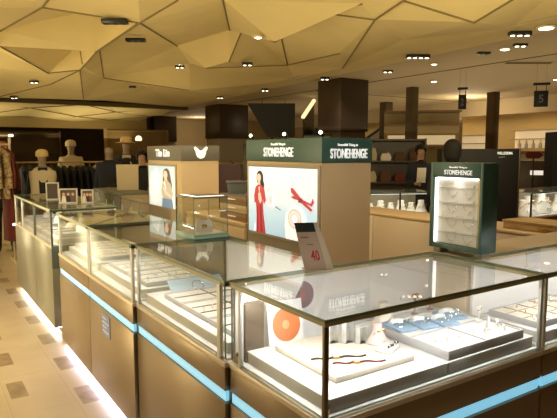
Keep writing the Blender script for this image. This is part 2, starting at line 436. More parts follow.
# downlights ------------------------------------------------------------
def trough(x, y, label, lit, rz, n=3):
    z = min(zc(x+dx, y+dy) for dx in (-.25, 0, .25) for dy in (-.25, 0, .25))-.055
    e = thing('ceiling_light', label, 'ceiling light', (x, y, z), rz, 'multi-lamp ceiling lights')
    w = .095*n/2
    mb = MB(); mb.box(-w, w, -.05, .05, 0, .05, DARKMETAL, .006); mb.build('housing', e, world=False)
    for i in range(n):
        cx = -w+.0475+.095*i
        MB().cyl((cx, 0, -.006), (cx, 0, .002), .028, LENS if lit else DARKMETAL).build('lamp', e, world=False)
    return e
def rlight(x, y, label, R=.075):
    z = min(zc(x+dx, y) for dx in (-.1, 0, .1))-.03
    if x > 6.3: z = min(z, ZC-.045)
    e = thing('ceiling_light', label, 'ceiling light', (x, y, z), 0, 'round ceiling lights')
    mb = MB(); mb.lathe([(R+.035, .02), (R+.035, 0), (R, 0), (R, .02)], (0, 0, 0), mat('white_ring', (.7, .6, .4), .5), 20); mb.build('ring', e, world=False)
    mb = MB(); mb.lathe([(R*.96, .012), (R*.96, -.004), (R*.5, -.012)], (0, 0, 0), LENS, 20); mb.build('lamp', e, world=False)
    return e
A0 = math.radians(-33)
trough(1.98, 6.31, 'unlit black triple light near the top edge, over the golden folds', False, A0)
trough(2.85, 8.12, 'unlit black triple light beneath the unlit one at the top edge', False, A0, 3)
trough(6.75, 4.47, 'lit triple light beside the large round lamp at the ceiling edge', True, A0)
trough(6.96, 6.42, 'lit long light at the border of fabric and flat ceiling', True, A0, 4)
trough(7.46, 11.9, 'lit triple light between the two dark columns', True, A0, 2)
trough(2.45, 13.9, 'lit twin light left, just before the dark beam', True, A0, 2)
trough(2.35, 16.2, 'lit twin light left, closest to the dark beam', True, A0, 2)
trough(4.89, 11.22, 'lit twin light above the middle brown column row', True, A0, 2)
trough(5.24, 8.97, 'lit twin light in the middle of the golden ceiling', True, A0, 2)
trough(7.45, 14.3, 'lit twin light over the farther brown column', True, A0, 2)
trough(7.37, 9.38, 'lit twin light just before the wide brown column', True, A0, 2)
trough(7.85, 8.01, 'lit twin light left of the slim bronze column top', True, A0, 2)
trough(7.57, 5.0, 'lit twin light on the flat ceiling near the round lamps', True, A0, 2)
trough(7.7, 5.72, 'unlit twin light on the flat ceiling behind round lamp', False, A0, 2)
trough(5.28, 15.4, 'unlit twin light far over the grey-headed tower', False, A0, 2)
rlight(3.95, 6.47, 'single bright round lamp in the golden ceiling centre', .045)
rlight(6.75, 4.11, 'largest round lamp at the right ceiling edge', .09)
rlight(7.67, 5.32, 'round lamp on the flat ceiling, between two twin lights', .065)
rlight(9.82, 8.57, 'round lamp beyond the groove beside the slim bronze column', .06)
rlight(11.76, 6.87, 'round lamp at the far right over the hanging sign', .06)
rlight(7.9, 6.9, 'round lamp right of the long lit light', .045)
e = thing('ceiling_vent', 'long dark ceiling vent slot right of the round lamps', 'vent', (9.2, 5.9, 3.055), A0)
MB().box(-.4, .4, -.05, .05, 0, .02, SEAM).build('slot', e, world=False)
MB().box(-.43, .43, -.08, .08, .012, .025, CEILFLAT).build('flange', e, world=False)

# ------------------------------------------------------------------ glass display counters
TOPZ = 1.037
def counter(label, x0, x1, y0, y1, fronts, posts, style='bronze', back=None, ends=(), group='glass jewellery counters', lights=True, seams=True, top_y1=None, backmat=None, lamp=3.1):
    e = thing('display_counter', label, 'display counter', ((x0+x1)/2, (y0+y1)/2, 0), 0, group)
    P = BRONZE if style == 'bronze' else (GREYLAM if style == 'grey' else style)
    W, S = 'W' in fronts, 'S' in fronts
    g = .003
    bx0 = x0+(.022 if W else g); by0 = y0+(.022 if S else g)
    MB().box(bx0, x1-g, by0, y1-g, .07, .712, P).build('cabinet_body', e)
    kx, ky = x0+(.06 if W else .01), y0+(.06 if S else .01)
    MB().box(kx, x1-.03, ky, y1-.01, 0, .07, PLINTH).build('plinth', e)
    km = KICK if style == 'bronze' else KICKW
    def front(side):
        if side == 'W':
            B = lambda a, b, c, d, z0, z1, m, bv=0: MB().box(x0+a, x0+b, c, d, z0, z1, m, bv)
            s0, s1 = y0+g, y1-g
        else:
            B = lambda a, b, c, d, z0, z1, m, bv=0: MB().box(c, d, y0+a, y0+b, z0, z1, m, bv)
            s0, s1 = x0+g, x1-g
        if style == 'bronze':
            B(0, .022, s0, s1, .06, .574, P, .002).build('lower_panel', e)
            B(0, .022, s0, s1, .622, .712, P, .002).build('upper_panel', e)
            B(.006, .02, s0+.006, s1-.006, .580, .616, LED).build('light_strip', e, label='glowing cyan light strip')
        else:
            B(0, .022, s0, s1, .06, .712, P, .002).build('front_panel', e)
        if side == 'W' or style != 'bronze': B(.030, .056, s0, s1, .050, .058, km).build('kick_light', e)
    for s in fronts: front(s)
    MB().box(x0-.004, x1, y0-.004, y1, .713, .732, CHAMP, .003).build('ledge', e)
    MB().box(x0+.016, x1-.006, y0+.016, y1-.01, .732, .740, WHITE).build('deck', e)
    # glass
    zt0, zt1 = .74, TOPZ-.022
    if W: MB().slab(x0+.006, x0+.013, y0+.014, y1-.006, zt0, zt1, GLASS, GEDGE, 0).build('front_glass', e)
    if S: MB().slab(x0+.014, x1-.006, y0+.006, y0+.013, zt0, zt1, GLASS, GEDGE, 1).build('front_glass', e)
    if 'N' in ends: MB().slab(x0+.014, x1-.014, y1-.012, y1-.005, zt0, zt1, GLASS, GEDGE, 1).build('end_glass', e)
    if 'S' in ends: MB().slab(x0+.014, x1-.014, y0+.005, y0+.012, zt0, zt1, GLASS, GEDGE, 1).build('end_glass', e)
    if 'E' in ends: MB().slab(x1-.012, x1-.005, y0+.014, y1-.014, zt0, zt1, GLASS, GEDGE, 0).build('end_glass', e)
    bm_ = backmat or CREAMBACK
    if back == 'E': MB().box(x1-.02, x1-.006, y0+.016, y1-.012, zt0, zt1, bm_).build('back_door', e)
    if back == 'N': MB().box(x0+.016, x1-.012, y1-.02, y1-.006, zt0, zt1, bm_).build('back_door', e)
    if back == 'NE':
        MB().box(x0+.016, x1-.012, y1-.02, y1-.006, zt0, zt1, bm_).build('back_door', e)
    yt = y1
    mb = MB(); t = .017; fz0, fz1 = TOPZ-.022, TOPZ-.009
    jt = .017 if S else .034; jm = OLIVE if S else JOINT
    mb.box(x0, x1, y0, y0+(t if S else jt), fz0, fz1, jm); mb.box(x0, x1, yt-jt, yt, fz0, fz1, jm)
    mb.box(x0, x0+t, y0+jt, yt-jt, fz0, fz1, OLIVE); mb.box(x1-t, x1, y0+jt, yt-jt, fz0, fz1, OLIVE)
    mb.build('top_frame', e)
    MB().slab(x0-.002, x1-.002, y0-.002, yt-.002, TOPZ-.009, TOPZ, GTOP, GEDGE, 2).build('top_glass', e)
    for px, py, m in posts:
        hw = .013 if (m is SILVER and not S) else .007
        MB().box(px-.007, px+.007, py-hw, py+hw, .732, fz0, m, .001).build('post', e)
    if lights:
        if W:
            MB().box(x0+.019, x0+.029, y0+.05, y1-.03, fz0-.006, fz0, CASELED).build('case_light', e)
            area('case_lamp', (x0+.035, (y0+y1)/2, fz0-.012), .03, lamp*(y1-y0), COOL, (0, math.radians(-38), 0), (y1-y0)-.12)
        if S:
            MB().box(x0+.05, x1-.03, y0+.019, y0+.029, fz0-.006, fz0, CASELED).build('case_light', e)
            area('case_lamp', ((x0+x1)/2, y0+.035, fz0-.012), (x1-x0)-.12, lamp*(x1-x0), COOL, (math.radians(38), 0, 0), .03)
    return e
X0 = .93; XB = 1.45
DB = mat('dark_bronze_post', (.14, .105, .06), .3, .6)
C1 = counter('corner glass jewellery counter nearest the camera, blue pads inside', X0, 2.006, 1.173, 1.735, 'WS',
        [(X0+.012, 1.185, DB), (X0+.010, 1.665, SILVER), (1.994, 1.183, SILVER)], back='N')
C0 = counter('glass counter right of the corner counter, cut by the frame', 2.010, 3.15, 1.173, 1.535, 'S', [(2.022, 1.183, SILVER), (3.14, 1.183, SILVER)], back='N')
XA, XC, XD = .915, .897, .907
C2 = counter('glass counter left of the corner one, pale grey compartment trays inside', XA, XB, 1.739, 2.700, 'W', [(XA+.010, 1.795, SILVER), (XA+.010, 2.683, SILVER)], back='E', ends='N', lamp=2.3)
BROWNBACK = mat('brown_back_door', (.20, .15, .10), .4)
C3 = counter('third glass counter from the camera, blue sticker on its front', XC, XB, 2.704, 3.550, 'W', [(XC+.010, 2.722, SILVER), (XC+.010, 3.534, SILVER)], back='E', ends='N', lamp=2.0, backmat=BROWNBACK)
C4 = counter('farthest of the bronze glass counters, before the grey-green run', XC, XB, 3.554, 4.40, 'W', [(XC+.010, 3.572, SILVER), (XC+.010, 4.383, SILVER)], back='E', ends='N', lamp=1.8, backmat=BROWNBACK)
L1 = counter('near module of the grey-green counter run, photo frames on top', XD, XB, 4.72, 5.47, 'W', [(XD+.010, 4.735, SLATE), (XD+.010, 5.455, SLATE), (XB-.012, 4.735, SILVER)], style='grey', back='E', ends='SN', lamp=1.8, backmat=BROWNBACK)
L2 = counter('far module of the grey-green counter run', XD, XB, 5.474, 6.60, 'W', [(XD+.010, 5.49, SLATE), (XD+.010, 6.15, SILVER), (XD+.010, 6.58, SILVER)], style='grey', back='E', ends='N', lamp=1.8, backmat=BROWNBACK)
MB().box(XD-.002, XB, 4.705, 4.719, .55, .735, SLATE, .002).build('end_cap', L1, label='dark slate end cap')
MB().box(XD-.002, XB, 4.705, 4.719, .06, .548, GREYLAM, .002).build('end_panel', L1)
mb = MB(); mb.lathe([(.015, 0), (.018, .004), (.018, .02), (.012, .026)], (XD-.012, 6.58, .70), CASELED, 12); mb.build('end_lamp', L2, label='small bright end lamp')
# white back-shelf cap behind the right counter (carries the lit stand)
mb = MB().box(2.010, 3.15, 1.537, 1.78, 0, TOPZ-.002, PALETAN, .003)
o = mb.build('back_cabinet'); tag(o, 'pale tan cabinet closing the back of the right glass counter', 'cabinet')
# clamps at the glass corners
for c_, px, py in ((C1, X0+.024, 1.70), (C1, X0+.028, 1.20)):
    mb = MB(); mb.cyl((px, py, .74), (px, py, .765), .010, GOLD, n=12); mb.cyl((px, py, .765), (px, py, .772), .013, DARKMETAL, n=12); mb.build('glass_clamp', c_)
# sticker on third counter front
mb = MB(); yc, zc_ = 3.235, .40
mb.box(XC-.0035, XC-.0005, 3.11, 3.27, .425, .55, mat('sticker_blue', (.18, .27, .60), .4)); mb.build('sticker', C3, label='small blue and white notice sticker')
mb = MB()
for i in range(4): mb.box(XC-.0045, XC-.0034, 3.13+(.04 if i % 2 else 0), 3.25, .445+.026*i, .452+.026*i, PAPER)
mb.build('sticker_print', C3)

# ------------------------------------------------------------------ inside the corner counter
def platform(label, x0, x1, y0, y1, z0, z1, group='white display platforms', m=WHITE, side=None):
    mb = MB(); mb.box(x0, x1, y0, y1, z0, z1, m, .0015)
    e = thing('display_platform', label, 'display platform', ((x0+x1)/2, (y0+y1)/2, z0), 0, group)
    mb.build('board', e)
    mb = MB(); mb.box(x0-.002, x1+.002, y0-.002, y1+.002, z1-.003, z1+.001, WHITE, .001); mb.build('top_sheet', e)
    return e
PZ = .786
GR = mat('grey_riser', (.62, .60, .57), .5)
platform('white stepped platform holding the watches in the corner counter', .972, 1.488, 1.203, 1.672, .740, PZ-.002, m=GR)
platform('white stepped platform beneath the grey tray of blue pads', 1.495, 1.985, 1.203, 1.70, .740, PZ-.002, m=GR)
mb = MB(); mb.box(1.055, 1.405, 1.275, 1.62, PZ-.001, PZ+.021, CREAM, .004)
tag(mb.build('watch_pad'), 'cream square pad lying under the bracelets', 'pad')
def bracelet(label, a, b, m, dial):
    e = thing('watch', label, 'watch', ((a[0]+b[0])/2, (a[1]+b[1])/2, PZ+.021), 0, 'watches on the cream pad')
    a, b = Vector((*a, PZ+.026)), Vector((*b, PZ+.026)); c = a.lerp(b, .45)
    d = (b-a).normalized(); s = d.cross(Vector((0, 0, 1)))
    mb = MB()
    for p, q in ((a, c-d*.014), (c+d*.014, b)):
        n = 6; mb.loft([[(p.lerp(q, i/n)+s*w+Vector((0, 0, .003*math.sin(i*1.1)+h))) for w, h in ((-.0045, -.003), (.0045, -.003), (.0045, 0), (-.0045, 0))] for i in range(n+1)], m)
    mb.build('strap', e)
    mb = MB(); mb.cyl(c-Vector((0, 0, .004)), c+Vector((0, 0, .004)), .014, GOLD, n=16); mb.build('watch_case', e)
    mb = MB(); mb.cyl(c+Vector((0, 0, .004)), c+Vector((0, 0, .0048)), .0115, dial, n=16); mb.build('dial', e)
bracelet('thin dark strapped watch lying farther back on the cream pad', (1.075, 1.43), (1.255, 1.358), LEATHER, PEARL)
bracelet('maroon strapped watch lying nearest on the cream pad', (1.113, 1.362), (1.278, 1.288), REDLEATHER, PEARL)
# picture cards
def picture_card(label, bl, br, h, tilt, disc_c, sheen=None, dy=.45):
    a, b = Vector(bl), Vector(br); u = (b-a).normalized(); w = (b-a).length
    back = Vector((0, 0, 1)).cross(u)           # points away from viewer
    v = (Vector((0, 0, 1))*math.cos(tilt)+back*math.sin(tilt)).normalized(); n = u.cross(v)
    e = thing('picture_card', label, 'picture card', (a+b)/2, 0)
    mb = MB(); mb.prism([(0, 0), (w, 0), (w, h), (0, h)], a, u, v, .004, WHITE); mb.build('card', e)
    mb = MB(); cx, cy, R = w*.52, h*dy, min(w, h)*.40
    ring = lambda R: [(cx+R*math.cos(2*PI*k/28), cy+R*1.1*math.sin(2*PI*k/28)) for k in range(28)]
    mb.flat(ring(R), a, u, v, disc_c, .0006)
    mb.flat([(cx+R*.25*math.cos(t)-R*.05, cy+R*.3*math.sin(t)) for t in [2*PI*k/16 for k in range(16)]], a, u, v, sheen or PEARL, .0012)
    mb.build('printed_disc', e)
    mb = MB(); m0 = a.lerp(b, .5)+v*h*.6
    mb.loft([[m0-u*.02-n*.0045, m0+u*.02-n*.0045, m0+u*.02-n*.0065, m0-u*.02-n*.0065], [Vector((*(m0-u*.02+back*.05).xy, a.z)), Vector((*(m0+u*.02+back*.05).xy, a.z)), Vector((*(m0+u*.02+back*.052).xy, a.z)), Vector((*(m0-u*.02+back*.052).xy, a.z))]], WHITE); mb.build('easel_foot', e)
ORANGE = mat('orange_print', (.60, .16, .045), .4, noise=.25, nscale=14)
picture_card('white picture card with an orange round print in the corner counter', (1.058, 1.660, PZ), (1.20, 1.640, PZ), .165, .16, ORANGE, mat('pale_orange', (.75, .35, .18), .4))
picture_card('white picture card with a slate and red round print behind the acrylic blocks', (1.185, 1.708, .741), (1.305, 1.698, .741), .275, .05, mat('slate_red_print', (.20, .13, .15), .4, noise=.35, nscale=12), mat('dull_red', (.36, .10, .09), .4), .74)
mb = MB(); mb.box(.965, 1.045, 1.676, 1.712, .741, .955, mat('dark_brown_box', (.10, .075, .055), .35), .003)
# acrylic blocks
for i, (x, y, h) in enumerate(((1.245, 1.53, .075), (1.295, 1.50, .10), (1.335, 1.47, .06))):
    m = MB().slab(x-.018, x+.018, y-.012, y+.012, PZ+.021, PZ+.021+h, GLASS, mat('acrylic_edge', (.75, .76, .76), .2), 1)
    tag(m.build('acrylic_block'), ('shortest-left', 'tallest', 'lowest')[i].replace('shortest-left', 'middle-height')+' clear acrylic block standing on the cream pad', 'acrylic block', 'acrylic blocks on the cream pad')
tag(mb.build('sample_box'), 'dark brown upright box at the left end of the corner counter', 'box')
# cream neck bust and ring hand
def bust(name, label, c, s, m, group=None):
    e = thing(name, label, 'jewellery bust', c, 0, group)
    mb = MB(); mb.lathe([(.055*s, 0), (.056*s, .006*s), (.045*s, .02*s), (.030*s, .05*s), (.022*s, .075*s), (.024*s, .088*s), (.018*s, .092*s)], (0, 0, 0), m, 22, .75); mb.build('neck_form', e, world=False)
    mb = MB(); mb.torus((0, -.012*s, .045*s), .032*s, .002*s, GOLD, (0, .75, .7), 24); mb.build('necklace', e, world=False)
    mb = MB(); mb.ball((0, -.037*s, .024*s), .005*s, PEARL); mb.build('pendant', e, world=False)
    return e
bust('jewellery_bust', 'cream neck bust at the back of the corner counter', (1.60, 1.63, PZ), 1.05, CREAM)
bust('jewellery_bust', 'small pinkish neck bust behind the maroon watch', (1.385, 1.44, PZ+.021), .8, mat('pink_cream', (.70, .55, .52), .6))
def tstand(label, c, h, m=WHITE, ear=True, w=.045):
    e = thing('earring_stand', label, 'earring stand', c, random.uniform(-.2, .4), 'T-shaped earring stands')
    mb = MB(); mb.lathe([(.016, 0), (.016, .003), (.005, .006)], (0, 0, 0), m, 16); mb.build('base', e, world=False)
    mb = MB(); mb.cyl((0, 0, .004), (0, 0, h), .0028, m, n=8); mb.build('stem', e, world=False)
    mb = MB(); mb.box(-w/2, w/2, -.004, .004, h, h+.006, m, .001); mb.build('crossbar', e, world=False)
    if ear:
        for s in (-1, 1):
            mb = MB(); mb.torus((s*w*.36, -.005, h-.008), .006, .0012, GOLD, (0, 1, 0), 12); mb.build('earring', e, world=False)
ROSE = mat('rose_metal', (.42, .24, .22), .35, .4)
tstand('tall rose metal earring stand behind the cream bust', (1.82, 1.66, PZ), .085, ROSE)
tstand('short rose metal earring stand right of the tall one', (1.93, 1.67, PZ), .05, ROSE)
tstand('white earring stand at the right end of the grey tray', (1.875, 1.37, .822), .055)
# black and steel cuff on small stand
e = thing('bracelet_cushion', 'white cushion with a dark beaded bracelet beside the grey tray', 'bracelet cushion', (1.36, 1.36, PZ+.021), .4)
MB().box(-.045, .045, -.03, .03, 0, .016, PEARL, .006).build('cushion', e, world=False)
mb = MB()
for k in range(14):
    a = PI*k/13; mb.ball((-.04+.08*k/13, -.02+.006*math.sin(a*3), .02+.006*math.sin(a)), .0042, LEATHER if k % 3 else STEEL, 8, 6)
mb.build('bracelet', e, world=False)
# grey tray with compartments
def tray(label, x0, x1, y0, y1, z, h, cols, rows, rim=GREYTRAY, floor=WHITE, div=DIVIDER, group='jewellery trays', dv=.7):
    e = thing('jewellery_tray', label, 'jewellery tray', ((x0+x1)/2, (y0+y1)/2, z), 0, group)
    t = .007
    mb = MB(); mb.box(x0, x1, y0, y0+t, z, z+h, rim, .001); mb.box(x0, x1, y1-t, y1, z, z+h, rim, .001)
    mb.box(x0, x0+t, y0+t, y1-t, z, z+h, rim, .001); mb.box(x1-t, x1, y0+t, y1-t, z, z+h, rim, .001); mb.build('rim', e)
    MB().box(x0+t, x1-t, y0+t, y1-t, z, z+h*.82, floor).build('lining', e)
    for i in range(1, cols):
        x = x0+(x1-x0)*i/cols; MB().box(x-.002, x+.002, y0+t, y1-t, z+h*.8, z+h*.98, div).build('divider', e)
    for i in range(1, rows):
        y = y0+(y1-y0)*i/rows; MB().box(x0+t, x1-t, y-.002, y+.002, z+h*.8, z+h*.98, div).build('divider', e)
    return e
tray('grey rimmed tray holding blue ring pads in the corner counter', 1.497, 1.93, 1.207, 1.575, PZ, .034, 2, 2, div=GREYTRAY)
TZ = PZ+.034*.82
def ring(label, c, R, m, stone, group):
    e = thing('ring', label, 'ring', c, random.uniform(0, 3), group)
    mb = MB(); mb.torus((0, 0, R), R, R*.16, m, (0, 1, 0), 16); mb.build('band', e, world=False)
    mb = MB(); mb.ball((0, 0, R*2.2), R*.45, stone, 8, 6); mb.build('stone', e, world=False)
    return e
pads = [(1.56, 1.50), (1.655, 1.475), (1.75, 1.45), (1.845, 1.49)]
for i, (x, y) in enumerate(pads):
    e = thing('ring_pad', ['leftmost blue velvet ring pad in the grey tray', 'second blue velvet ring pad from the left in the grey tray', 'third blue velvet ring pad from the left in the grey tray', 'rightmost blue velvet ring pad in the grey tray'][i], 'ring pad', (x, y, TZ), -.12, 'blue ring pads')
    MB().box(-.042, .042, -.06, .06, 0, .012, BLUEPAD, .003).build('base', e, world=False)
    mb = MB(); mb.tube([(-.03, .02, .016), (-.012, .03, .018), (.01, .03, .018), (.03, .02, .016)], .011, WHITE, 8); mb.build('roll', e, world=False)
    for k in range(2):
        p = Vector((x-.02+.035*k, y-.025, TZ+.012))
        ring('pearl ring standing on a blue velvet pad', p, .010, STEEL, PEARL, 'pearl rings on blue pads')
for k in range(8):
    x, y = 1.535+.05*k, 1.30-.012*(k % 3)
    ring('small gold ring lying in the pale front of the grey tray', (x, y, TZ), .007, GOLD, PEARL, 'gold rings in the grey tray')
for i, (x, y, h) in enumerate(((1.80, 1.27, .03), (1.84, 1.30, .045), (1.87, 1.255, .022), (1.895, 1.30, .028))):
    e = thing('ring_cone', ['ring cone', 'ring cone', 'ring cone', 'ring cone'][i], 'ring cone', (x, y, TZ), 0, 'white ring cones in the grey tray')
    e['label'] = 'white ring cone clustered at the right end of the grey tray'
    mb = MB(); mb.lathe([(.014, 0), (.014, .004), (.009, .006), (.004, h), (.001, h+.004)], (0, 0, 0), WHITE, 14); mb.build('cone', e, world=False)
    mb = MB(); mb.torus((0, 0, .016), .0085, .0012, STEEL, (.2, 0, 1), 14); mb.build('ring', e, world=False)
# right counter contents
platform('white platform in the counter right of the corner counter', 2.05, 2.95, 1.205, 1.50, .740, PZ-.002, m=GR)
tray('flat beige compartment tray seen through the right counter glass', 2.08, 2.55, 1.235, 1.47, PZ, .026, 5, 3, floor=CREAM, div=mat('tan_divider', (.5, .42, .33), .5))
for k in range(10):
    ring('small ring in the beige compartment tray', (2.12+.045*k, 1.28+.07*(k % 3), PZ+.022), .008, GOLD if k % 2 else STEEL, PEARL, 'rings in the beige tray')
# ---- second counter
platform('long white platform in the counter with pale grey trays', .955, 1.40, 1.79, 2.66, .740, PZ-.002, m=GR)
PGT = mat('pale_grey_lining', (.62, .60, .57), .6)
tray('pale grey tray nearest the corner counter', .995, 1.38, 1.81, 2.03, PZ, .024, 2, 2, floor=PGT)
tray('pale grey tray in the middle of the second counter', .995, 1.38, 2.042, 2.31, PZ, .024, 2, 3, floor=PGT)
tray('pale grey tray at the far end of the second counter', .995, 1.38, 2.322, 2.52, PZ, .024, 2, 2, floor=PGT)
for k in range(12):
    ring('small ring set out in the pale grey trays', (1.03+.05*(k % 6), 1.88+.27*(k // 6)+.02*(k % 3), PZ+.021), .008, STEEL if k % 3 else GOLD, PEARL, 'rings in the pale grey trays')
e = thing('pale_blue_pad', 'pale blue flat pad leaning at the far end of the second counter', 'pad', (1.19, 2.59, PZ), 0)
mb = MB(); mb.loft([[(1.05, 2.54, PZ+.001), (1.35, 2.54, PZ+.001), (1.35, 2.545, PZ+.001), (1.05, 2.545, PZ+.001)], [(1.05, 2.62, PZ+.06), (1.35, 2.62, PZ+.06), (1.35, 2.625, PZ+.055), (1.05, 2.625, PZ+.055)]], PALEBLUE); mb.build('pad', e)
mb = MB(); mb.torus((1.2, 2.57, PZ+.03), .03, .0018, STEEL, (0, -.6, .8), 24); mb.build('chain', e)
# ---- third and fourth counters
platform('white platform in the stickered counter', .965, 1.40, 2.75, 3.51, .740, PZ-.002, m=GR)
tray('white tray at the near end of the stickered counter', 1.0, 1.38, 2.78, 3.10, PZ, .024, 2, 3, floor=WHITE, rim=PGT, div=PGT)
tray('white tray at the far end of the stickered counter', 1.0, 1.38, 3.12, 3.46, PZ, .024, 2, 3, floor=WHITE, rim=PGT, div=PGT)
for k in range(10):
    ring('small ring in the white trays of the stickered counter', (1.03+.06*(k % 5), 2.84+.33*(k // 5)+.04*(k % 2), PZ+.021), .009, GOLD if k % 2 else STEEL, PEARL, 'rings in the white trays')
platform('white platform in the farthest bronze counter', .965, 1.40, 3.59, 4.36, .740, PZ-.002, m=GR)
tray('cream tray at the near end of the farthest bronze counter', 1.0, 1.38, 3.62, 3.95, PZ, .026, 2, 3, floor=CREAM, rim=PGT, div=GREYTRAY)
tray('cream tray at the far end of the farthest bronze counter', 1.0, 1.38, 3.97, 4.31, PZ, .026, 2, 3, floor=CREAM, rim=PGT, div=GREYTRAY)
for k in range(8):
    ring('small ring in the cream trays of the farthest bronze counter', (1.04+.07*(k % 4), 3.68+.35*(k // 4)+.05*(k % 2), PZ+.022), .010, GOLD, PEARL, 'rings in the cream trays')
platform('white platform in the near grey-green counter', .965, 1.40, 4.76, 5.43, .740, PZ-.002, m=GR)
platform('white platform in the far grey-green counter', .965, 1.40, 5.51, 6.55, .740, PZ-.002, m=GR)
tray('grey tray in the near grey-green counter', 1.0, 1.36, 4.81, 5.36, PZ, .03, 2, 3, floor=PGT)
tray('grey tray in the far grey-green counter', 1.0, 1.36, 5.56, 6.46, PZ, .03, 2, 5, floor=PGT)
for i, y in enumerate((4.9, 5.1, 5.26)):
    bust('jewellery_bust', ['pale bust nearest the slate end in the grey-green counter', 'middle pale bust in the near grey-green counter', 'third pale bust in the near grey-green counter'][i], (1.2+.05*(i % 2), y, PZ+.0246), 1.1, PEARL, 'pale busts in the grey-green run')
for i, y in enumerate((5.66, 5.91, 6.21)):
    bust('jewellery_bust', ['first pale bust in the far grey-green counter', 'middle pale bust in the far grey-green counter', 'last pale bust in the far grey-green counter'][i], (1.18+.05*(i % 2), y, PZ+.0246), 1.1, PEARL, 'pale busts in the grey-green run')

# ------------------------------------------------------------------ things on the counters
# lit necklace display standing on the back cabinet
sx, y0, y1 = 2.014, 1.474, 1.76
sx1 = sx+.105
e = thing('necklace_display', 'dark green upright display with a lit panel of necklaces', 'necklace display', (sx+.05, 1.605, TOPZ), 0)
bz = TOPZ+.022
mb = MB()
mb.box(sx, sx1, y0, y0+.018, bz, 1.452, GREEN, .002); mb.box(sx, sx1, y1-.018, y1, bz, 1.452, GREEN, .002)
mb.box(sx, sx1, y0+.018, y1-.018, bz, bz+.022, GREEN, .002); mb.box(sx+.085, sx1, y0+.018, y1-.018, bz+.022, 1.452, GREEN)
mb.build('frame', e)
MB().box(sx-.002, sx1, y0+.018, y1-.018, 1.386, 1.452, GREEN, .002).build('header', e)
LITP = mat('lit_display_back', (.66, .65, .60), .55)
MB().box(sx+.024, sx+.084, y0+.035, y1-.0265, bz+.023, 1.385, LITP).build('back_panel', e)
MB().box(sx+.010, sx+.024, y1-.0255, y1-.0185, bz+.024, 1.382, mat('panel_led', (1, 1, 1), .5, emit=2.4, ecol=(1, .98, .94))).build('light_strip', e, label='bright white vertical light strip')
MB().box(sx+.012, sx+.02, y0+.03, y1-.03, 1.376, 1.385, mat('panel_led', (1, 1, 1))).build('light_strip', e, label='bright white light strip under the header')
MB().box(sx+.012, sx+.055, y0+.0185, y0+.034, bz+.023, 1.385, mat('gold_side', (.30, .23, .12), .35, .5)).build('side_trim', e, label='bronze side trim')
area('display_lamp', (sx+.008, (y0+y1)/2, 1.372), .2, .075, COOL, (0, math.radians(-28), PI), .03).rotation_euler = (0, math.radians(-30), 0)
for r_ in range(4):
    zz = 1.335-.068*r_
    mb = MB(); mb.box(sx+.018, sx+.024, y0+.04, y1-.034, zz, zz+.004, mat('shelf_lip', (.45, .45, .43), .4)); mb.build('shelf_rail', e)
    for k in range(2):
        yy = y0+.085+.09*k
        mb = MB()
        pts = [(sx+.0185, yy+.026*math.cos(a), zz-.004-.03*math.sin(a)) for a in [PI*i/10 for i in range(11)]]
        mb.tube(pts, .0009, GOLD if (k+r_) % 2 else STEEL, 5); mb.ball((sx+.0185, yy, zz-.037), .004, PEARL, 8, 6); mb.build('necklace', e)
        mb = MB(); mb.box(sx+.0205, sx+.0238, yy-.024, yy+.024, zz+.006, zz+.016, PAPER); mb.build('name_card', e)
for py in (y0+.03, y1-.03):
    MB().box(sx+.02, sx+.08, py-.02, py+.02, TOPZ, bz, TANGREY, .002).build('foot', e)
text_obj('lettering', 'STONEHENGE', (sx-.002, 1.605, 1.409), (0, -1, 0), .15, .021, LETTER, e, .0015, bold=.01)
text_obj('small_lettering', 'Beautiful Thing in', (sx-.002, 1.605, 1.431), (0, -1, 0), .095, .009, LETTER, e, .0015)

# price sign "40"
e = thing('price_sign', 'tilted beige price card reading 40 on the corner counter', 'price sign', (1.292, 1.69, TOPZ), math.radians(-24))
W_, Hs = .088, .19; tl = .16
u = Vector((1, 0, 0)); v = Vector((-.20, math.sin(tl), math.cos(tl))).normalized(); o_ = Vector((-W_/2, 0, .004))
mb = MB(); mb.prism([(0, 0), (W_, 0), (W_, Hs*.80), (0, Hs*.80)], o_, u, v, .003, mat('beige_card', (.42, .30, .21), .5)); mb.build('card', e, world=False)
mb = MB(); mb.prism([(0, Hs*.80), (W_, Hs*.80), (W_, Hs), (0, Hs)], o_, u, v, .003, mat('black_band', (.02, .03, .028), .3)); mb.build('band', e, world=False, label='black header band')
nn = u.cross(v)
text_obj('number', '40', o_+u*.054+v*.058+nn*.0005, u, .034, .042, mat('red_print', (.42, .02, .03), .5), e, .0006, world=False, up=v, bold=.015)
mb = MB()
for a0, a1, b0, b1 in ((.012, .044, .128, .134), (.030, .056, .100, .104)): mb.prism([(a0, b0), (a1, b0), (a1, b1), (a0, b1)], o_+nn*.0008, u, v, .0006, mat('brown_print', (.2, .12, .08), .5))
mb.build('small_print', e, world=False)
mb = MB(); mb.prism([(W_, 0), (W_+.03, 0), (W_+.006, Hs), (W_-.012, Hs)], o_+nn*.002, u, v, .002, mat('clear_edge', (.55, .46, .34), .2)); mb.build('acrylic_side', e, world=False)
MB().box(-W_/2, W_/2+.03, -.005, .06, 0, .004, mat('clear_edge', (.5, .45, .4)), .001).build('foot', e, world=False)

